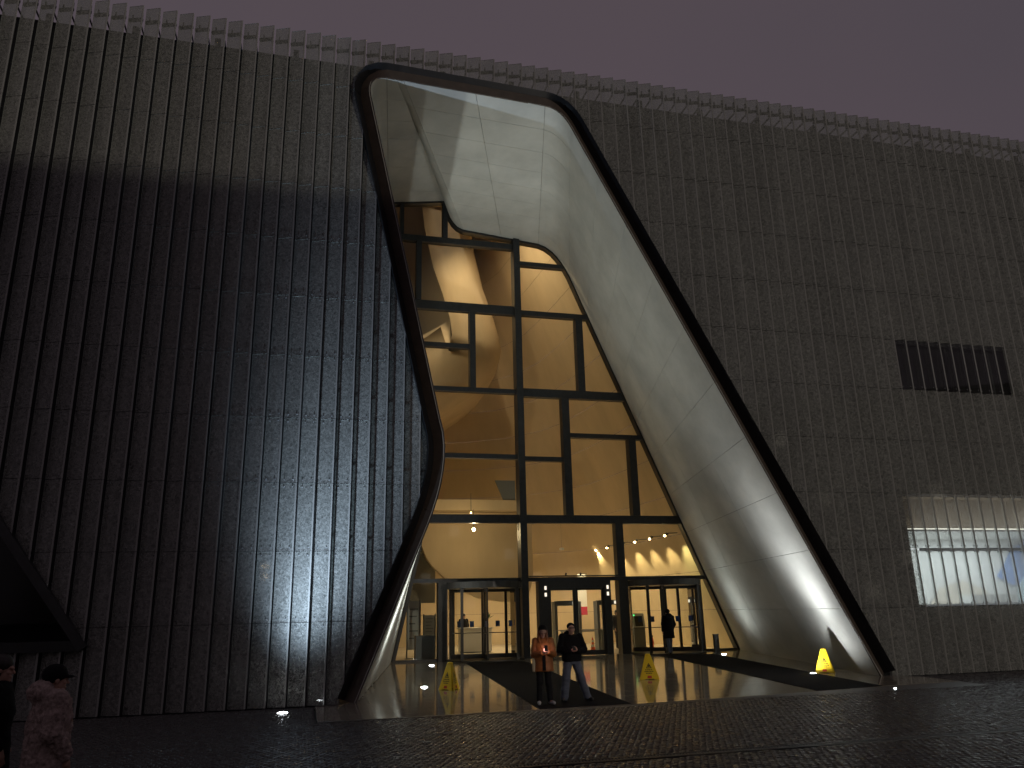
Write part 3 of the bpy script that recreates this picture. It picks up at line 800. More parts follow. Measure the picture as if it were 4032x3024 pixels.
# spotlights along the right wall
def wall_spot(y, i):
    z = 5.18; x = xin(z) - .75 - .02 * (y - 33)
    S_ = thing('wall_spotlight', ['small lit spotlight on the lobby wall, %s of the row of six' % w for w in ('nearest', 'second nearest', 'third nearest', 'third farthest', 'second farthest', 'farthest')][i], 'spotlight', (x, y, z), 0, 'spotlights along the lobby wall')
    m1 = MB(); m1.tube((0, 0, 0), .05, (.12, 0, .10), .065, 12); m1.build('housing', 'grey_paint', S_)
    m1 = MB(); m1.tube((.12, 0, .10), .02, (.62, 0, .12), .02, 8); m1.build('arm', 'grey_paint', S_)
    m1 = MB(); m1.ellipsoid((-.02, 0, -.02), .055, .055, .04); m1.build('lens', 'warm_bulb', S_)
    spot_light('spot_beam', (-.02, 0, -.08), (.50, 0, -.75), 260, (1.0, .80, .40) if i != 0 else (1.0, .92, .45), 70, .8, .04, S_)
for i, y in enumerate((33.4, 35.0, 36.7, 38.3, 40.3, 41.9)): wall_spot(y, i)
def pendant(loc, label, power, r):
    P_ = thing('pendant_lamp', label, 'lamp', loc)
    m1 = MB(); m1.ellipsoid((0, 0, 0), r, r, r); m1.build('bulb', 'warm_bulb', P_)
    m1 = MB(); m1.tube((0, 0, r * .8), .02, (0, 0, .9), .012, 8); m1.build('stem', 'grey_paint', P_)
    if power: point_light('bulb_light', (0, 0, -.16), power, (1.0, .74, .40), .1, P_)
pendant((7.33, 35.0, 5.58), 'bright round pendant lamp hanging above the left revolving door', 130, .075)
pendant((7.42, 36.0, 6.45), 'tiny second lamp just above the bright pendant lamp', 0, .03)
for i, (loc, tgt, pw, lab) in enumerate([((3.85, 33.3, 15.2), (12.5, 39.0, 13.5), 420, 'unseen fill light added behind the left edge of the glazing'), ((7.6, 34.0, 20.6), (14.0, 39.0, 9), 1150, 'unseen fill light added above the top of the glazing'), ((6.2, 41.5, 9.6), (7.5, 41.5, 0), 260, 'unseen fill light added behind the bridge')]):
    S_ = thing('hall_fill_light', lab, 'lamp', loc)  # out of view lamp bodies, added to brighten the hall walls
    m1 = MB(); m1.lathe([(.10, 0), (.16, .05), (.16, .35), (.05, .42)], n=16); m1.build('housing', 'grey_paint', S_)
    m1 = MB(); m1.lathe([(.085, -.008), (.085, -.002)], n=16); m1.build('lens', 'warm_fill_glow', S_)
    spot_light('hall_fill_beam', (0, 0, -.05), Vector(tgt) - Vector(loc), pw, (1.0, .78, .48), 150, .9, .12, S_)
for i, loc in enumerate([(9.4, 41.0, 5.0), (12.9, 39.5, 5.0)]):
    S_ = thing('lobby_lamp', ['lobby ceiling lamp behind the left revolving door', 'lobby ceiling lamp behind the double door'][i], 'lamp', loc)
    m1 = MB(); m1.lathe([(.11, 0), (.12, .03), (.12, .10), (.03, .12)], n=16); m1.build('housing', 'white', S_)
    m1 = MB(); m1.tube((0, 0, .12), .006, (0, 0, 2.1), .006, 6); m1.build('rod', 'grey_paint', S_)
    spot_light('lamp_glow', (0, 0, -.05), (0, 0, -4), (850, 760)[i], (1.0, .79, .48), 172, .5, .1, S_)
# ================================================================== GROUND
plaza = MB()
G = 400.0
plaza.quad((-G, -G, -.06), (G, -G, -.06), (G, G, -.06), (-G, G, -.06))
PLZ = tag(plaza.build('plaza', 'plaza_bed'), kind='structure')
# entrance paving: big wet stone slabs falling to the square
PAV = MB()
def slab_left(y): return 0.42 if y < 19.9 else (1.3 + (3.45 - 1.3) * (y - 20.25) / 12.45 if y >= 20.25 else 0.8)
def slab_right(y): return 15.9 + (18.65 - 15.9) * (y - 20.25) / 12.45 if y >= 20.25 else 16.4
def front_edge(x): return 17.34 + max(0, x - 7) * 0.105
pts_l = [(0.42, 17.34), (0.42, 20.0), (1.38, 20.3), (3.5, 32.72)]
pts_r = [(18.62, 32.72), (16.1, 20.3), (16.75, 20.1), (16.75, front_edge(16.75))]
poly = pts_l + pts_r + [(7.0, 17.34)]
paving = MB()
paving.add([(x, y, floor_z(y) - .012) for x, y in poly], [tuple(range(len(poly) - 1, -1, -1))])
paving.f = []
# bed as strips so that the fall is followed
yy = [17.30, 20.0, 20.3, 24, 28, 32.72]
def edge_l(y): return np.interp(y, [17.3, 20.0, 20.3, 32.72], [0.42, 0.42, 1.36, 3.5])
def edge_r(y): return np.interp(y, [17.3, 20.1, 20.3, 32.72], [16.75, 16.75, 16.12, 18.64])
paving.v = []
for y0, y1 in zip(yy[:-1], yy[1:]):
    paving.quad((edge_l(y0), y0, floor_z(y0) - .006), (edge_r(y0), y0, floor_z(y0) - .006), (edge_r(y1), y1, floor_z(y1) - .006), (edge_l(y1), y1, floor_z(y1) - .006))
# keep the square outside the skewed front edge clear of the bed
PAVO = tag(paving.build('entrance_paving', 'stone_joint'), kind='structure')
PAVO.data.transform(Matrix.Identity(4))
row = 0; y = 17.34
while y < 32.7:
    y1 = min(y + .80, 32.71)
    x = edge_l(y + .4) - (0.8 if row % 2 else 0.0)
    xe = edge_r(y + .4)
    while x < xe:
        x1 = min(x + 1.6, xe); xs = max(x, edge_l(y + .4))
        if x1 - xs > .08:
            g = .004
            corners = [(max(xs, edge_l(y)) + g, y + g), (min(x1, edge_r(y)) - g, y + g), (min(x1, edge_r(y1)) - g, y1 - g), (max(xs, edge_l(y1)) + g, y1 - g)]
            if y < 18.6:      # follow the skewed front edge
                fe = [front_edge(c[0]) for c in corners]
                corners = [(c[0], max(c[1], f)) for c, f in zip(corners, fe)]
            if corners[2][1] - corners[1][1] > .03:
                dz = RNG.uniform(-.0006, .0006)
                top = [(cx, cy, floor_z(cy) + dz) for cx, cy in corners]
                m1 = MB(); m1.hexa([(a, b, c - .05) for a, b, c in top] + top); m1.build('stone_slab', 'stone', PAVO)
        x = x1
    y = y1; row += 1
m1 = MB()
for x0, x1 in zip(np.linspace(.42, 16.75, 9)[:-1], np.linspace(.42, 16.75, 9)[1:]):
    m1.hexa([(x0, front_edge(x0) - .1, -.05), (x1, front_edge(x1) - .1, -.05), (x1, front_edge(x1) - .004, -.05), (x0, front_edge(x0) - .004, -.05),
             (x0, front_edge(x0) - .1, .008), (x1, front_edge(x1) - .1, .008), (x1, front_edge(x1) - .004, .012), (x0, front_edge(x0) - .004, .012)])
m1.build('edge_kerb', 'stone_joint', PAVO)

# small granite setts, nearest ones singly
SP = 0.112
sett_meshes = []
for q in range(8):
    a = SP * .5 - .008; b = a - .014
    j = lambda s: RNG.uniform(-s, s)
    bot = [(-a + j(.006), -a + j(.006), -.05), (a + j(.006), -a + j(.006), -.05), (a + j(.006), a + j(.006), -.05), (-a + j(.006), a + j(.006), -.05)]
    mid = [(p[0], p[1], -.012) for p in bot]
    top = [(p[0] * b / a, p[1] * b / a, .002 + j(.003)) for p in bot]
    vs = bot + mid + top
    fs = [(8, 9, 10, 11)] + [(i, (i + 1) % 4, (i + 1) % 4 + 4, i + 4) for i in range(4)] + [(i + 4, (i + 1) % 4 + 4, (i + 1) % 4 + 8, i + 8) for i in range(4)]
    mb = MB(); mb.add(vs, fs); sett_meshes.append(mb.mesh('paving_sett', 'sett_a'))
spots = []
r = 0; y = 7.6
while y < 20.15:
    x = -8.0 + (r % 2) * SP * .5
    while x < 26:
        c = screen_px((x, y, 0))
        if c and -.14 < c[0] < 1.14 and c[1] < .84:
            if not (edge_l(y) - .06 < x < edge_r(y) + .06 and y > front_edge(x) - .16):
                if abs(y - 11.42 + (x - 7) * .0) > .13: spots.append((x + RNG.uniform(-.006, .006), y + RNG.uniform(-.006, .006), c[1] if (0 < c[0] < 1 and c[1] < .745) else -1))
        x += SP
    y += SP; r += 1
order = sorted(range(len(spots)), key=lambda i: -spots[i][2])
single = set(order[:298])
allv, allf = [], []
base = [np.array([tuple(v.co) for v in me.vertices]) for me in sett_meshes]
bf = [[tuple(p.vertices) for p in me.polygons] for me in sett_meshes]
nv = 0; V_ = []; F_ = []
for i, (x, y, _) in enumerate(spots):
    q = RNG.randint(8); z = RNG.uniform(-.006, .004); a = RNG.uniform(-.05, .05); tx, ty = RNG.uniform(-.035, .035, 2)
    if i in single:
        o = link('paving_sett', sett_meshes[q], PLZ, (x, y, z), a); o.rotation_euler.x = tx; o.rotation_euler.y = ty
    else:
        P_ = base[q]; ca, sa = math.cos(a), math.sin(a)
        X = P_[:, 0] * ca - P_[:, 1] * sa; Y = P_[:, 0] * sa + P_[:, 1] * ca
        Z = P_[:, 2] + z - X * ty + Y * tx
        V_.append(np.stack([X + x, Y + y, Z], 1)); F_ += [tuple(k + nv for k in f) for f in bf[q]]; nv += len(P_)
me = bpy.data.meshes.new('paving_setts'); me.from_pydata(np.concatenate(V_).tolist(), [], F_); me.materials.append(MATS['sett_a'])
tag(link('paving_setts', me, PLZ), kind='stuff')
# drain channel across the square
DR = thing('drain_channel', 'long wet steel drainage channel crossing the cobbles in the foreground', 'drain', (0, 11.42, 0))
m1 = MB(); m1.box(-6, 22, -.115, -.075, -.05, .004); m1.build('edge_rail', 'steel_frame', DR)
m1 = MB(); m1.box(-6, 22, .075, .115, -.05, .004); m1.build('edge_rail', 'steel_frame', DR)
m1 = MB(); m1.box(-6, 22, -.075, .075, -.055, -.02); m1.build('channel_bed', 'black_steel', DR)
m1 = MB()
for i in range(400): m1.box(-6 + i * .05, -6 + i * .05 + .02, -.074, .074, -.019, -.002)
tag(m1.build('grate_bars', 'grey_paint', DR), kind='stuff')

# ================================================================== BLACK MATS
def mat_run(name, label, L_, R_):
    n = 10; vs, fs = [], []
    for i in range(n + 1):
        t = i / n
        for (x0, y0), (x1, y1) in (L_, R_):
            x, y = x0 + (x1 - x0) * t, y0 + (y1 - y0) * t
            vs.append((x, y, floor_z(y) + .014))
    m_ = len(vs)
    vs += [(x, y, z - .013) for x, y, z in vs]
    for i in range(n):
        a, b, c, d_ = i * 2, i * 2 + 1, i * 2 + 3, i * 2 + 2
        fs += [(a, b, c, d_), (a, d_, d_ + m_, a + m_), (b, b + m_, c + m_, c)]
    fs += [(0, m_, m_ + 1, 1), (2 * n, 2 * n + 1, 2 * n + 1 + m_, 2 * n + m_)]
    mb = MB(); mb.add(vs, fs)
    return tag(mb.build(name, 'mat_black'), label, 'mat', 'black entrance mats')
mat_run('entrance_mat', 'long black mat leading to the left revolving door, two people standing on its end', [(5.05, 17.40), (6.12, 30.75)], [(7.15, 17.40), (8.40, 30.80)])
mat_run('entrance_mat', 'long black mat leading from the right revolving door towards the right', [(12.25, 17.95), (14.05, 30.75)], [(14.25, 18.15), (16.30, 30.65)])

# ================================================================== IN-GROUND UPLIGHTS
def uplight(x, y, label, tgt=None, power=0, cone=60, col=(.82, .91, 1.0), blend=.6, z=None, r=.095, extra=None, focus=0, efocus=0):
    z = floor_z(y) if z is None else z
    U = thing('ground_uplight', label, 'uplight', (x, y, z), 0, 'lamps sunk in the paving')
    m1 = MB(); m1.lathe([(r + .045, -.04), (r + .045, .006), (r + .005, .008), (r + .005, -.004), (0.001, -.004)], n=24); m1.build('steel_ring', 'chrome', U)
    m1 = MB(); m1.lathe([(r, 0.0), (r * .96, .012), (r * .6, .024), (.01, .028)], n=24); m1.build('lens', 'uplight_lens', U, True)
    if power: spot_light('uplight_beam', (0, 0, .06), Vector(tgt) - Vector((x, y, z)), power, col, cone, blend, .05, U, focus)
    if extra: spot_light('uplight_flood', (0, 0, .06), Vector(extra[0]) - Vector((x, y, z)), extra[1], col, extra[2], 1.0, .05, U, efocus)
    return U
COOL = (.74, .86, 1.0); NEUT = (.93, 1.0, .96)
uplight(-.28, 19.26, 'bright uplight in the cobbles in front of the left louvres', (1.25, 20.55, 11.5), 4700, 165, (.60, .77, 1.0), .4, z=.0, r=.11, focus=20)
uplight(3.38, 22.92, 'bright uplight nearest the yellow sign on the left of the entrance', (3.0, 24.0, 3.0), 520, 165, NEUT, .4, extra=((6.8, 25.5, 18), 2500, 165), focus=6, efocus=6)
uplight(4.75, 30.43, 'uplight in the paving beside the left revolving door', (4.45, 29.5, 4.0), 250, 165, NEUT, .4, extra=((7.5, 28.0, 19), 1500, 165), focus=5, efocus=6)
uplight(16.55, 30.24, 'small uplight in the paving close to the dark post', (16.2, 29.6, 3.0), 280, 170, NEUT, .4, extra=((14.6, 29.0, 10), 300, 165), focus=4, efocus=25)
uplight(14.74, 21.72, 'bright uplight half hidden by the rightmost yellow sign', (15.1, 21.7, 2.6), 200, 172, (.93, .97, 1.0), .3, extra=((12.9, 22.2, 7.5), 2300, 165), focus=2.0, efocus=11)
uplight(16.59, 19.04, 'small uplight in the cobbles right of the entrance', None, 0, z=.0, r=.07)
uplight(14.18, 17.60, 'tiny dim uplight beyond the end of the right mat', None, 0, z=.0, r=.03)

# ================================================================== YELLOW SIGNS
def wet_sign(loc, rot, label):
    S_ = thing('wet_floor_sign', label, 'floor sign', loc, rot, 'yellow wet floor signs')
    S_.scale = (1.1, 1.1, 1.06); H_ = .62
    for q in range(3):
        W = link('sign_panel', None, S_); W.rotation_euler.z = R(120 * q)
        rb, rt = .165, .045; hb, ht = .235, .066
        # panel facing -y, leaning in, rounded foot
        prof = [(-hb, 0), (-hb * .55, .0), (-hb * .45, .03), (hb * .45, .03), (hb * .55, 0), (hb, 0), (ht, 1), (-ht, 1)]
        P0 = []; P1 = []
        for x, t in prof:
            yv = -(rb + (rt - rb) * t); zv = H_ * t
            P0.append((x, yv, zv)); P1.append((x * .97, yv + .022, zv))
        n = len(prof)
        m1 = MB(); m1.add(P0 + P1, [tuple(range(n)), tuple(range(2 * n - 1, n - 1, -1))] + [(i, i + n, (i + 1) % n + n, (i + 1) % n) for i in range(n)])
        m1.build('sheet', 'sign_yellow', W)
        def on(x, t, e=.003): return (x, -(rb + (rt - rb) * t) - e, H_ * t)
        m1 = MB(); m1.add([on(-.075, .46), on(.075, .46), on(0, .68), on(-.045, .485), on(.045, .485), on(0, .625)], [(0, 1, 4, 3), (1, 2, 5, 4), (2, 0, 3, 5)])
        m1.add([on(-.012, .50), on(.014, .50), on(.03, .56), on(.0, .60), on(-.02, .56)], [(0, 1, 2, 3, 4)]); m1.build('warning_mark', 'sign_ink', W)
        m1 = MB()
        for t, w in ((.38, .10), (.31, .12), (.24, .085)):
            x = -w
            while x < w - .02:
                g = RNG.uniform(.02, .05); x1 = min(w, x + g); m1.add([on(x, t), on(x1, t), on(x1, t + .035), on(x, t + .035)], [(0, 1, 2, 3)]); x = x1 + .012
        tag(m1.build('lettering', 'sign_ink', W), kind='stuff')
        m1 = MB(); m1.add([on(-.06, .06), on(.06, .06), on(.05, .16), on(-.05, .16)], [(0, 1, 2, 3)]); m1.build('red_patch', 'sign_red', W)
    m1 = MB(); m1.lathe([(.064, H_ - .015), (.070, H_ + .01), (.055, H_ + .03), (.022, H_ + .035)], n=14); m1.build('collar', 'sign_yellow', S_, False)
    return S_
wet_sign((3.95, 22.1, floor_z(22.1)), R(62), 'yellow wet floor sign left of the black mat, by the two bright uplights')
wet_sign((9.78, 22.34, floor_z(22.34)), R(-17), 'yellow wet floor sign standing between the two black mats')
wet_sign((15.27, 21.85, floor_z(21.85)), R(75), 'yellow wet floor sign by the foot of the right concrete wall')

# dark post, box on the right wall, small items
B_ = thing('dark_post', 'short dark square post in front of the glazing right of the doors', 'post', (16.65, 30.98, floor_z(30.98)))
m1 = MB(); m1.box(-.10, .10, -.07, .07, 0, .72); m1.build('shaft', 'door_frame', B_)
m1 = MB(); m1.box(-.108, .108, -.078, .078, .72, .755); m1.build('cap', 'door_frame', B_)
m1 = MB(); m1.box(-.15, .15, -.12, .12, 0, .02); m1.build('base_plate', 'steel_frame', B_)
CB = thing('wall_box', 'small rust red tilted lamp box on the front edge of the right concrete wall', 'wall lamp', (15.38, 20.55, 1.72))
m1 = MB(); m1.tube((-.07, -.04, .15), .055, (.10, -.04, -.13), .055, 14); m1.build('casing', 'rust_box', CB)
m1 = MB(); m1.tube((.0, -.04, .0), .03, (.10, .03, .02), .035, 10); m1.build('bracket', 'steel_frame', CB)
m1 = MB(); m1.tube((-.075, -.04, .158), .058, (-.082, -.04, .17), .04, 14); m1.build('end_cap', 'grey_paint', CB)

# ================================================================== LOBBY FURNISHING
FZ = .19
def gate(x0, x1, y, label):
    g = thing('metal_detector_gate', label, 'security gate', ((x0 + x1) / 2, y, FZ), 0, 'walk through gates in the lobby')
    w = (x1 - x0) / 2
    for s in (-1, 1):
        m1 = MB(); m1.box(s * w - .06, s * w + .06, -.25, .25, 0, 2.2); m1.build('post', 'grey_paint', g)
    m1 = MB(); m1.box(-w + .06, w - .06, -.22, .22, 2.02, 2.24); m1.build('header', 'grey_paint', g)
    m1 = MB(); m1.box(w - .34, w - .14, -.235, -.225, 2.06, 2.20); m1.build('display', 'led_white', g)
gate(11.3, 12.45, 36.0, 'grey walk through gate behind the left leaf of the double door')
gate(13.35, 14.5, 36.0, 'grey walk through gate in front of the man in a suit')
def cone(x, y, z, label):
    c = thing('traffic_cone', label, 'cone', (x, y, z))
    m1 = MB(); m1.box(-.15, .15, -.15, .15, 0, .03); m1.build('foot', 'cone_orange', c)
    for q, (a, b, z0, z1, mt) in enumerate([(.115, .092, .03, .14, 'cone_orange'), (.092, .07, .14, .25, 'white'), (.07, .052, .25, .36, 'cone_orange'), (.052, .038, .36, .45, 'white'), (.038, .025, .45, .56, 'cone_orange')]):
        m1 = MB(); m1.tube((0, 0, z0), a, (0, 0, z1), b, 18); m1.build('sleeve', mt, c)
cone(13.3, 36.6, FZ, 'orange and white striped cone inside behind the double door')
T_ = thing('bag_table', 'long inspection table behind the double door', 'table', (13.1, 37.4, FZ))
m1 = MB(); m1.box(-1.0, .95, -.35, .35, .82, .88); m1.build('table_top', 'grey_paint', T_)
for sx in (-.92, .87):
    for sy in (-.3, .3):
        m1 = MB(); m1.box(sx - .04, sx + .04, sy - .04, sy + .04, 0, .82); m1.build('leg', 'grey_paint', T_)
FL = thing('hanging_banner', 'white and red banner hanging on the lobby wall above the table', 'banner', (14.45, 41.0, 1.75))
m1 = MB(); m1.box(-.24, .24, -.01, .01, .42, 2.1); m1.build('white_part', 'white', FL)
m1 = MB(); m1.box(-.24, .24, -.011, .011, 0, .418); m1.build('red_part', 'flag_red', FL)
m1 = MB(); m1.tube((-.3, 0, 2.12), .015, (.3, 0, 2.12), .015, 8); m1.build('rod', 'chrome', FL)
TM = thing('ticket_terminal', 'grey green terminal with a dark screen inside the right revolving door', 'terminal', (15.45, 36.2, FZ))
m1 = MB(); m1.box(-.28, .28, -.2, .2, 0, .95); m1.build('pedestal', 'grey_paint', TM)
m1 = MB(); m1.hexa([(-.30, -.22, .95), (.30, -.22, .95), (.30, .2, .95), (-.30, .2, .95), (-.30, -.05, 1.6), (.30, -.05, 1.6), (.30, .2, 1.6), (-.30, .2, 1.6)]); m1.build('head', 'light_grey', TM)
m1 = MB(); m1.quad((-.2, -.205, 1.02), (.2, -.205, 1.02), (.2, -.085, 1.48), (-.2, -.085, 1.48)); m1.build('screen', 'door_frame', TM)
m1 = MB(); m1.ellipsoid((-.24, -.16, 1.52), .03, .03, .03); m1.build('status_light', 'green_led', TM)
EX = thing('fire_extinguisher', 'fire extinguisher standing beside the grey terminal', 'fire extinguisher', (16.15, 36.3, FZ))
m1 = MB(); m1.lathe([(.085, 0), (.09, .03), (.09, .42), (.05, .5), (.025, .53)], n=16); m1.build('cylinder', 'sign_red', EX, True)
m1 = MB(); m1.box(-.02, .09, -.015, .015, .53, .58); m1.build('handle', 'door_frame', EX)
m1 = MB(); m1.tube((.06, 0, .54), .012, (.11, 0, .2), .014, 8); m1.build('hose', 'door_frame', EX)
CA = thing('grey_cabinet', 'plain dark grey cabinet behind the leftmost pane', 'cabinet', (4.95, 33.6, FZ))
m1 = MB(); m1.box(-.39, .39, -.25, .25, .05, .94); m1.build('body', 'grey_paint', CA)
m1 = MB(); m1.box(-.41, .41, -.27, .27, .94, .965); m1.build('top', 'grey_paint', CA)
m1 = MB(); m1.box(-.36, .36, -.22, .22, 0, .05); m1.build('plinth', 'door_frame', CA)
def info_panel(x, y, w, z0, z1, label, mat='light_grey'):
    I_ = thing('info_panel', label, 'info stand', (x, y, FZ), 0, 'information stands in the lobby')
    m1 = MB(); m1.box(-w / 2, w / 2, -.02, .02, z0, z1); m1.build('board', mat, I_)
    for s in (-1, 1):
        m1 = MB(); m1.box(s * (w / 2 + .03) - .025, s * (w / 2 + .03) + .025, -.03, .03, 0.02, z1 + .05); m1.build('upright', 'grey_paint', I_)
    m1 = MB(); m1.box(-w / 2 - .1, w / 2 + .1, -.18, .18, 0, .02); m1.build('foot', 'grey_paint', I_)
    m1 = MB()
    for q in range(5): m1.box(-w * .38, w * (.38 - .12 * (q % 3)), -.026, -.021, z0 + (z1 - z0) * (.82 - .15 * q), z0 + (z1 - z0) * (.845 - .15 * q))
    m1.build('print_lines', 'grey_paint', I_)
info_panel(4.72, 35.3, .5, .35, 2.35, 'tall narrow information panel behind the leftmost pane')
info_panel(5.45, 35.6, .45, .85, 1.75, 'low framed information board behind the grey cabinet')
DK = thing('reception_desk', 'pale reception desk with a person behind it, seen through the left revolving door', 'desk', (8.1, 38.6, FZ))
m1 = MB(); m1.box(-.75, .75, -.3, .3, .04, 1.06); m1.build('front', 'white', DK)
m1 = MB(); m1.box(-.82, .82, -.36, .36, 1.06, 1.12); m1.build('counter_top', 'pot', DK)
m1 = MB(); m1.box(-.7, .7, -.25, .25, 0, .04); m1.build('plinth', 'grey_paint', DK)
PL = thing('potted_plant', 'leafy green plant in a pale vase on the reception desk', 'plant', (8.72, 38.65, FZ + 1.12))
m1 = MB(); m1.lathe([(.06, 0), (.10, .08), (.08, .25), (.05, .33), (.06, .36)], n=16); m1.build('vase', 'pot', PL, True)
for q in range(16):
    a = q * 2.4; l = .32 + .14 * RNG.rand(); e = R(25 + 55 * RNG.rand()); w = .055
    d_ = Vector((math.cos(a) * math.cos(e), math.sin(a) * math.cos(e), math.sin(e))); s_ = d_.cross(Vector((0, 0, 1))).normalized() * w
    p0 = Vector((0, 0, .34)); p1 = p0 + d_ * l * .55; p2 = p0 + d_ * l + Vector((0, 0, -.06))
    m1 = MB(); m1.add([p0, p1 + s_, p2, p1 - s_], [(0, 1, 2, 3)]); m1.tube(p0, .006, p1, .004, 5); m1.build('leaf', 'leaf_green', PL)

# ================================================================== STREET BEHIND THE VIEWER (seen only as reflections and by its shadow)
AP = thing('apartment_block', 'long apartment block across the square mirrored in the entrance glass', 'apartments', (14, -46, 0))
m1 = MB(); m1.box(-40, 27.0, -8, 0, 0, 23.9); m1.build('walls', 'facade_render', AP)
m1 = MB(); m1.box(-40.3, 27.3, -8.3, .3, 23.9, 24.2); m1.build('roof', 'back_wall', AP)
wmesh = {}
for mtn in ('flat_window_lit', 'door_frame'):
    q = MB(); q.box(-.7, .7, 0.0, .05, -.75, .75); wmesh[mtn] = q.mesh('window', mtn)
for fx in range(-38, 26, 4):
    for fzv in range(6):
        lit = RNG.rand() < .22
        link('window', wmesh['flat_window_lit' if lit else 'door_frame'], AP, (fx + .5, .003, 3.2 + fzv * 3.3))
def street_lamp(loc, label, h=7.2):
    S_ = thing('street_lamp', label, 'street lamp', loc, 0, 'street lamps behind the viewer')
    m1 = MB(); m1.tube((0, 0, 0), .09, (0, 0, h), .05, 12); m1.build('pole', 'grey_paint', S_)
    m1 = MB(); m1.tube((0, 0, h), .045, (0, .9, h + .3), .035, 10); m1.build('arm', 'grey_paint', S_)
    m1 = MB(); m1.ellipsoid((0, 1.0, h + .3), .16, .32, .10); m1.build('head', 'grey_paint', S_, True)
    m1 = MB(); m1.ellipsoid((0, 1.0, h + .22), .13, .26, .07); m1.build('lamp_glass', 'street_bulb', S_, True)
# ================================================================== PEOPLE
from mathutils import noise as _noise
def remeshed(mb, name, mat, parent, voxel=.01, smooth_it=4, fac=.5):
    me = mb.mesh(name + '_src', None)
    o = bpy.data.objects.new(name + '_src', me); COL.objects.link(o)
    rm = o.modifiers.new('r', 'REMESH'); rm.mode = 'VOXEL'; rm.voxel_size = voxel
    sm = o.modifiers.new('s', 'SMOOTH'); sm.factor = fac; sm.iterations = smooth_it
    dg = bpy.context.evaluated_depsgraph_get(); dg.update()
    out = bpy.data.meshes.new_from_object(o.evaluated_get(dg))
    bpy.data.objects.remove(o); bpy.data.meshes.remove(me)
    if name in ('coat', 'jacket', 'suit_jacket', 'trousers', 'jeans'):      # folds in the cloth
        nr = [v.normal.copy() for v in out.vertices]
        for v, n_ in zip(out.vertices, nr):
            q = Vector((v.co.x * 5 + v.co.z * 3, v.co.y * 5, v.co.z * (9 if name in ('trousers', 'jeans') else 7)))
            v.co += n_ * (.013 * _noise.noise(q) + .006 * _noise.noise(q * 2.3))
    out.name = name; out.materials.clear(); out.materials.append(MATS[mat])
    out.polygons.foreach_set('use_smooth', [True] * len(out.polygons))
    return link(name, out, parent)

def hand(mb, wrist, d, up, side, curl=.6, s=1.0):
    """palm and five unequal, bent fingers; d: direction of the hand, up: back of the hand, side: thumb side"""
    w, d, up = Vector(wrist), Vector(d).normalized(), Vector(up).normalized()
    lat = d.cross(up).normalized() * side
    mb.capsule(w, .026 * s, w + d * .085 * s, .030 * s); mb.capsule(w + lat * .018 * s, .02 * s, w + d * .08 * s + lat * .026 * s, .019 * s); mb.capsule(w - lat * .018 * s, .02 * s, w + d * .078 * s - lat * .026 * s, .018 * s)
    for q, (o_, ln) in enumerate(((.030, .070), (.010, .080), (-.011, .074), (-.031, .058))):
        b = w + d * .092 * s + lat * o_ * s
        d1 = (d - up * curl * .6).normalized(); d2 = (d - up * curl * 1.8).normalized()
        k = b + d1 * ln * .5 * s; e = k + d2 * ln * .5 * s
        mb.capsule(b, .0095 * s, k, .009 * s, 8); mb.capsule(k, .009 * s, e, .0075 * s, 8)
    b = w + d * .03 * s + lat * .032 * s; k = b + (d * .5 + lat * .8 - up * .3).normalized() * .038 * s; e = k + (d * .9 + lat * .15 - up * .35).normalized() * .032 * s
    mb.capsule(b, .013 * s, k, .011 * s, 8); mb.capsule(k, .011 * s, e, .009 * s, 8)

def head(mb, c, tilt, turn=0.0, s=1.0):
    """head with jaw, nose, brow, ears; face towards -y, then tilted down and turned"""
    M_ = Matrix.Translation(Vector(c)) @ Matrix.Rotation(turn, 4, 'Z') @ Matrix.Rotation(tilt, 4, 'X')
    h = MB()
    h.ellipsoid((0, .012, .03), .074 * s, .093 * s, .092 * s); h.ellipsoid((0, -.022, -.045), .055 * s, .064 * s, .072 * s)
    h.ellipsoid((0, -.07, -.09), .028, .024, .022)
    h.capsule((0, -.083, .012), .009, (0, -.105, -.022), .014, 8); h.ellipsoid((0, -.078, .022), .052, .02, .012)
    h.ellipsoid((0, -.086, -.062), .024, .012, .009); h.ellipsoid((.036, -.062, -.02), .02, .02, .018); h.ellipsoid((-.036, -.062, -.02), .02, .02, .018)
    for sd in (-1, 1): h.ellipsoid((sd * .076, .012, -.005), .010, .020, .030)
    mb.add([M_ @ Vector(v) for v in h.v], h.f)
    return M_

def legs_body(mb, hips, knees, ankles, feet, r=(.078, .052, .036)):
    for h_, k, a, f in zip(hips, knees, ankles, feet):
        mb.capsule(h_, r[0], k, r[1]); mb.capsule(k, r[1], a, r[2]); mb.capsule(Vector(a) + Vector((0, 0, -.03)), .036, f, .03)
def arms_body(mb, sh, el, wr):
    for s, e, w in zip(sh, el, wr): mb.capsule(s, .048, e, .040); mb.capsule(e, .040, w, .027)
def trunk(mb, pel, ch, nk, hd):
    p, c, n = Vector(pel), Vector(ch), Vector(nk)
    mb.rings([(p.x, p.y, p.z - .1, .10, .08), (p.x, p.y, p.z, .15, .10), (p.x * .5 + c.x * .5, p.y * .5 + c.y * .5, (p.z + c.z) / 2, .125, .09),
              (c.x, c.y, c.z, .165, .11), (c.x, c.y, c.z + .12, .16, .09), (n.x, n.y, n.z, .06, .06)])
    mb.capsule(n - Vector((0, 0, .05)), .058, hd, .052)
def shoes(parent, feet, heels, mat):
    for f, h_ in zip(feet, heels):
        m1 = MB(); f = Vector(f); h_ = Vector(h_)
        m1.capsule(h_, .045, h_ * .45 + f * .55, .046); m1.capsule(h_ * .45 + f * .55, .046, f, .040)
        o = remeshed(m1, 'shoe', mat, parent, .012, 2)
        for v in o.data.vertices: v.co.z = max(v.co.z, .004)
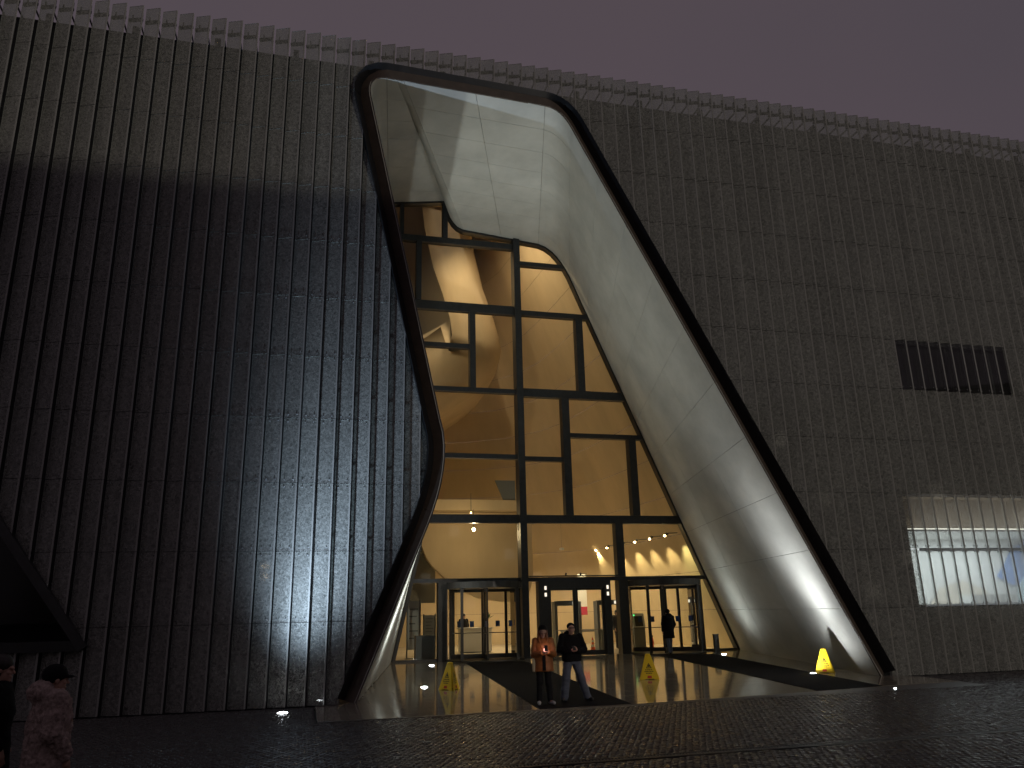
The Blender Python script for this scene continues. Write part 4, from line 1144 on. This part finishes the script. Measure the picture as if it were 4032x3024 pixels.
def trousers(parent, pel, hips, knees, ankles, mat, r=(.105, .085, .075), name='trousers'):
    m1 = MB(); p = Vector(pel)
    m1.rings([(p.x, p.y, p.z - .09, .14, .115), (p.x, p.y, p.z + .02, .165, .125), (p.x, p.y, p.z + .12, .15, .115)])
    for h_, k, a in zip(hips, knees, ankles): m1.capsule(h_, r[0], k, r[1]); m1.capsule(k, r[1], a, r[2])
    return remeshed(m1, name, mat, parent, .014, 3)
def phone(loc, label, rot, screen='phone_screen'):
    P_ = thing('mobile_phone', label, 'phone', loc); P_.rotation_euler = rot
    m1 = MB(); m1.box(-.037, .037, -.005, .004, -.075, .075); m1.build('case', 'shoe_black', P_)
    m1 = MB(); m1.quad((.033, .0045, -.07), (-.033, .0045, -.07), (-.033, .0045, .07), (.033, .0045, .07)); m1.build('screen', screen, P_)
    return P_
def eyes(parent, M_):
    for sd in (-1, 1):
        m1 = MB(); c = M_ @ Vector((sd * .030, -.077, .006)); m1.ellipsoid(c, .011, .009, .007); m1.build('eye', 'eye_dark', parent, True)

# --- woman in an orange coat, looking at her phone
p = thing('person', 'person in a long orange coat and black cap looking down at a glowing phone', 'person', (5.33, 17.96, floor_z(17.96) + .014), R(-10))
hips = [(-.085, 0, .87), (.085, 0, .87)]; kn = [(-.10, -.03, .47), (.10, -.04, .47)]; an = [(-.11, .02, .10), (.13, .02, .10)]; ft = [(-.13, -.13, .045), (.20, -.12, .045)]
sh = [(-.175, .01, 1.34), (.175, .01, 1.34)]; el = [(-.22, -.06, 1.06), (.23, -.05, 1.06)]; wr = [(-.045, -.25, 1.09), (.09, -.25, 1.10)]
b = MB(); trunk(b, (0, 0, .90), (0, .0, 1.18), (0, .0, 1.40), (0, -.015, 1.46)); legs_body(b, hips, kn, an, ft); arms_body(b, sh, el, wr)
M_ = head(b, (0, -.045, 1.535), R(24))
hand(b, wr[0], (.45, -.55, .45), (-.3, -.75, -.4), 1, .7, .95); hand(b, wr[1], (-.45, -.55, .45), (.3, -.75, -.4), -1, .7, .95)
remeshed(b, 'body', 'skin', p, .0075, 2); eyes(p, M_)
c = MB(); c.rings([(0, .01, .70, .235, .17), (0, .01, .80, .235, .17), (0, .01, .98, .215, .155), (0, .0, 1.15, .215, .155), (0, .0, 1.28, .21, .145), (0, .01, 1.37, .155, .12), (0, .01, 1.41, .10, .10)], 20)
for s, e, w in zip(sh, el, wr): c.capsule(s, .085, e, .078); c.capsule(e, .078, Vector(w) * .93 + Vector(e) * .07, .062)
remeshed(c, 'coat', 'coat_orange', p, .012, 3)
m1 = MB()
for q in range(5): m1.capsule((-.235 + .012 * q, -.05, 1.0 - .03 * q), .022, (-.235 + .005 * q, -.06, .72), .03, 8)
remeshed(m1, 'scarf_fringe', 'coat_lining', p, .012, 2)
m1 = MB(); m1.capsule((-.095, -.085, 1.385), .03, (-.03, -.150, 1.17), .018); m1.capsule((.095, -.085, 1.385), .03, (.03, -.150, 1.17), .018); m1.capsule((-.09, -.02, 1.40), .04, (.09, -.02, 1.40), .04)
remeshed(m1, 'collar', 'coat_orange', p, .01, 2)
m1 = MB(); m1.box(-.035, .035, -.168, -.15, .72, 1.05); m1.build('coat_opening', 'black_cloth', p)
m1 = MB(); m1.capsule((-.075, .0, 1.55), .045, (-.105, -.035, 1.28), .045); m1.capsule((.075, .0, 1.55), .045, (.105, -.035, 1.30), .045); m1.ellipsoid((0, .03, 1.54), .088, .085, .11)
remeshed(m1, 'hair', 'hair_auburn', p, .01, 2)
m1 = MB(); m1.ellipsoid((0, -.02, 1.615), .098, .108, .085); m1.ellipsoid((0, -.11, 1.600), .075, .05, .014)
remeshed(m1, 'cap', 'black_cloth', p, .009, 2)
trousers(p, (0, 0, .86), hips, kn, an, 'dark_trousers', (.10, .078, .065)); shoes(p, ft, [(-.11, .06, .05), (.13, .06, .05)], 'shoe_pale')
pm = Matrix.Translation(p.location) @ Matrix.Rotation(R(-10), 4, 'Z')
ph = phone(pm @ Vector((.03, -.345, 1.20)), 'glowing phone held by the person in the orange coat', (R(-38), 0, R(-10)))
l = area_light('screen_glow', (0, .012, 0), .10, .6, (1.0, .60, .58), (R(90), 0, 0), ph)

# --- man in black beside her
p = thing('person', 'person in black jacket, cap and pale blue jeans standing right of the orange coat', 'person', (6.10, 18.25, floor_z(18.25) + .014), R(-6))
hips = [(-.09, 0, .90), (.09, 0, .90)]; kn = [(-.16, -.05, .49), (.20, -.02, .49)]; an = [(-.20, .02, .10), (.34, .04, .10)]; ft = [(-.27, -.12, .045), (.42, -.09, .045)]
sh = [(-.20, .02, 1.38), (.20, .02, 1.38)]; el = [(-.28, -.05, 1.12), (.29, -.04, 1.12)]; wr = [(-.06, -.27, 1.10), (.07, -.27, 1.10)]
b = MB(); trunk(b, (0, 0, .94), (0, .0, 1.22), (0, .0, 1.43), (0, -.03, 1.49)); legs_body(b, hips, kn, an, ft); arms_body(b, sh, el, wr)
M_ = head(b, (0, -.065, 1.555), R(34))
hand(b, wr[0], (.4, -.6, .3), (-.2, -.8, -.5), 1, .7); hand(b, wr[1], (-.4, -.6, .3), (.2, -.8, -.5), -1, .7)
remeshed(b, 'body', 'skin', p, .0075, 2); eyes(p, M_)
c = MB(); c.rings([(0, .0, .86, .225, .165), (0, .0, .98, .235, .17), (0, .0, 1.15, .235, .165), (0, .0, 1.30, .24, .155), (0, .01, 1.40, .185, .13), (0, .01, 1.455, .11, .11)], 20)
for s, e, w in zip(sh, el, wr): c.capsule(s, .10, e, .088); c.capsule(e, .088, Vector(w) * .93 + Vector(e) * .07, .068)
c.ellipsoid((-.03, .12, 1.44), .13, .09, .10)
remeshed(c, 'jacket', 'black_cloth', p, .012, 3)
m1 = MB(); m1.rings([(0, .22, .98, .14, .09), (0, .24, 1.15, .16, .11), (0, .22, 1.40, .13, .09)]); remeshed(m1, 'backpack', 'black_cloth', p, .014, 3)
m1 = MB(); m1.ellipsoid((0, -.025, 1.635), .096, .105, .082); m1.ellipsoid((0, -.125, 1.600), .078, .062, .013)
remeshed(m1, 'cap', 'black_cloth', p, .009, 2)
trousers(p, (0, 0, .89), hips, kn, an, 'jeans', (.115, .10, .095), 'jeans'); shoes(p, ft, [(-.20, .07, .05), (.33, .09, .05)], 'shoe_black')
pm = Matrix.Translation(p.location) @ Matrix.Rotation(R(-6), 4, 'Z')
ph = phone(pm @ Vector((-.02, -.38, 1.17)), 'small phone in the hands of the person in black', (R(-55), 0, R(-6)))

# --- person from behind entering the right revolving door
def back_person(label, loc, rot, H, coat, cmat, hem, tmat, hat, step=.08, hood=False, fluffy=False):
    p = thing('person', label, 'person', loc, rot); k = H / 1.75
    V3 = lambda x, y, z: Vector((x * k, y * k, z * k))
    hips = [V3(-.09, 0, .92), V3(.09, 0, .92)]; kn = [V3(-.08, -.04 - step * .5, .50), V3(.08, .02 + step * .3, .50)]; an = [V3(-.07, .0 - step, .10), V3(.08, .06 + step, .10)]
    ft = [a + V3(0, -.15, -.055) for a in an]
    sh = [V3(-.19, 0, 1.42), V3(.19, 0, 1.42)]; el = [V3(-.25, .03, 1.14), V3(.25, .02, 1.14)]; wr = [V3(-.20, -.12, .92), V3(.23, -.06, .90)]
    b = MB(); trunk(b, V3(0, 0, .95), V3(0, 0, 1.24), V3(0, 0, 1.47), V3(0, -.01, 1.53)); legs_body(b, hips, kn, an, ft); arms_body(b, sh, el, wr)
    M_ = head(b, V3(0, -.02, 1.60), R(6))
    for w, s in zip(wr, (-1, 1)): hand(b, w, (0, -.25, -1), (s, 0, 0), 1, .3)
    remeshed(b, 'body', 'skin', p, .0085, 2)
    c = MB(); t = .018 if fluffy else 0
    c.rings([(0, 0, hem * k, .235 + t, .18 + t), (0, 0, (hem + .15) * k, .235 + t, .18 + t), (0, 0, 1.0 * k, .215 + t, .165 + t), (0, 0, 1.25 * k, .225 + t, .165 + t), (0, 0, 1.40 * k, .20 + t, .14 + t), (0, .01, 1.50 * k, .10 + t, .10 + t)], 22)
    for s, e, w in zip(sh, el, wr): c.capsule(s, .09 + t, e, .08 + t); c.capsule(e, .08 + t, w * .9 + e * .1, .06 + t)
    if hood: c.ellipsoid(V3(0, .10, 1.49), .15 + t, .10 + t, .10 + t * .6)
    o = remeshed(c, coat, cmat, p, .013, 3)
    if fluffy:
        me = o.data; nrm = [tuple(v.normal) for v in me.vertices]; rr = RNG.rand(len(me.vertices))
        from mathutils import noise as _n
        for v, n_, r_ in zip(me.vertices, nrm, rr):
            d = .016 * _n.noise(v.co * 34) + .006 * (r_ - .5) + .02 * _n.noise(v.co * 9); v.co += Vector(n_) * d
    m1 = MB(); m1.ellipsoid(V3(0, .005, 1.655), .096, .112, .095)
    if hat == 'hair': m1.ellipsoid(V3(0, .04, 1.60), .09, .09, .11)
    if hat == 'cap': m1.ellipsoid(V3(0, -.12, 1.625), .075, .06, .014)
    remeshed(m1, 'hair' if hat == 'hair' else 'cap', 'hair_dark' if hat == 'hair' else 'black_cloth', p, .010, 2)
    trousers(p, V3(0, 0, .91), hips, kn, an, tmat, (.105, .085, .07)); shoes(p, ft, [a + V3(0, .05, -.05) for a in an], 'shoe_black')
    return p
back_person('person in a dark knee length coat walking in at the right revolving door', (14.62, 31.1, floor_z(31.1) + .012), R(180), 1.78, 'coat', 'black_cloth', .62, 'jeans', 'cap', .08, True)
back_person('man in a dark suit standing inside between the doors', (14.86, 37.3, FZ), R(10), 1.80, 'suit_jacket', 'suit', .82, 'suit', 'hair', .03)
back_person('person in a dark jacket standing behind the reception desk', (7.75, 39.6, FZ), R(25), 1.78, 'jacket', 'black_cloth', .85, 'suit', 'hair', .02)
back_person('person in a fluffy pale pink coat at the lower left corner, seen from behind', (-2.22, 8.75, .0), R(118), 1.66, 'fur_coat', 'fluff_pink', .55, 'dark_trousers', 'cap', .10, True, True)
back_person('person in dark clothes at the left edge beside the pink coat', (-2.78, 9.05, .0), R(95), 1.76, 'jacket', 'black_cloth', .70, 'dark_trousers', 'hair', .10)
street_lamp((-21.8, -2.3, 0), 'street lamp mirrored as a warm spot in the left louvres', 4.7)
street_lamp((-29.0, -9.8, 0), 'second street lamp, farther off, mirrored just below the first warm spot', 4.6)
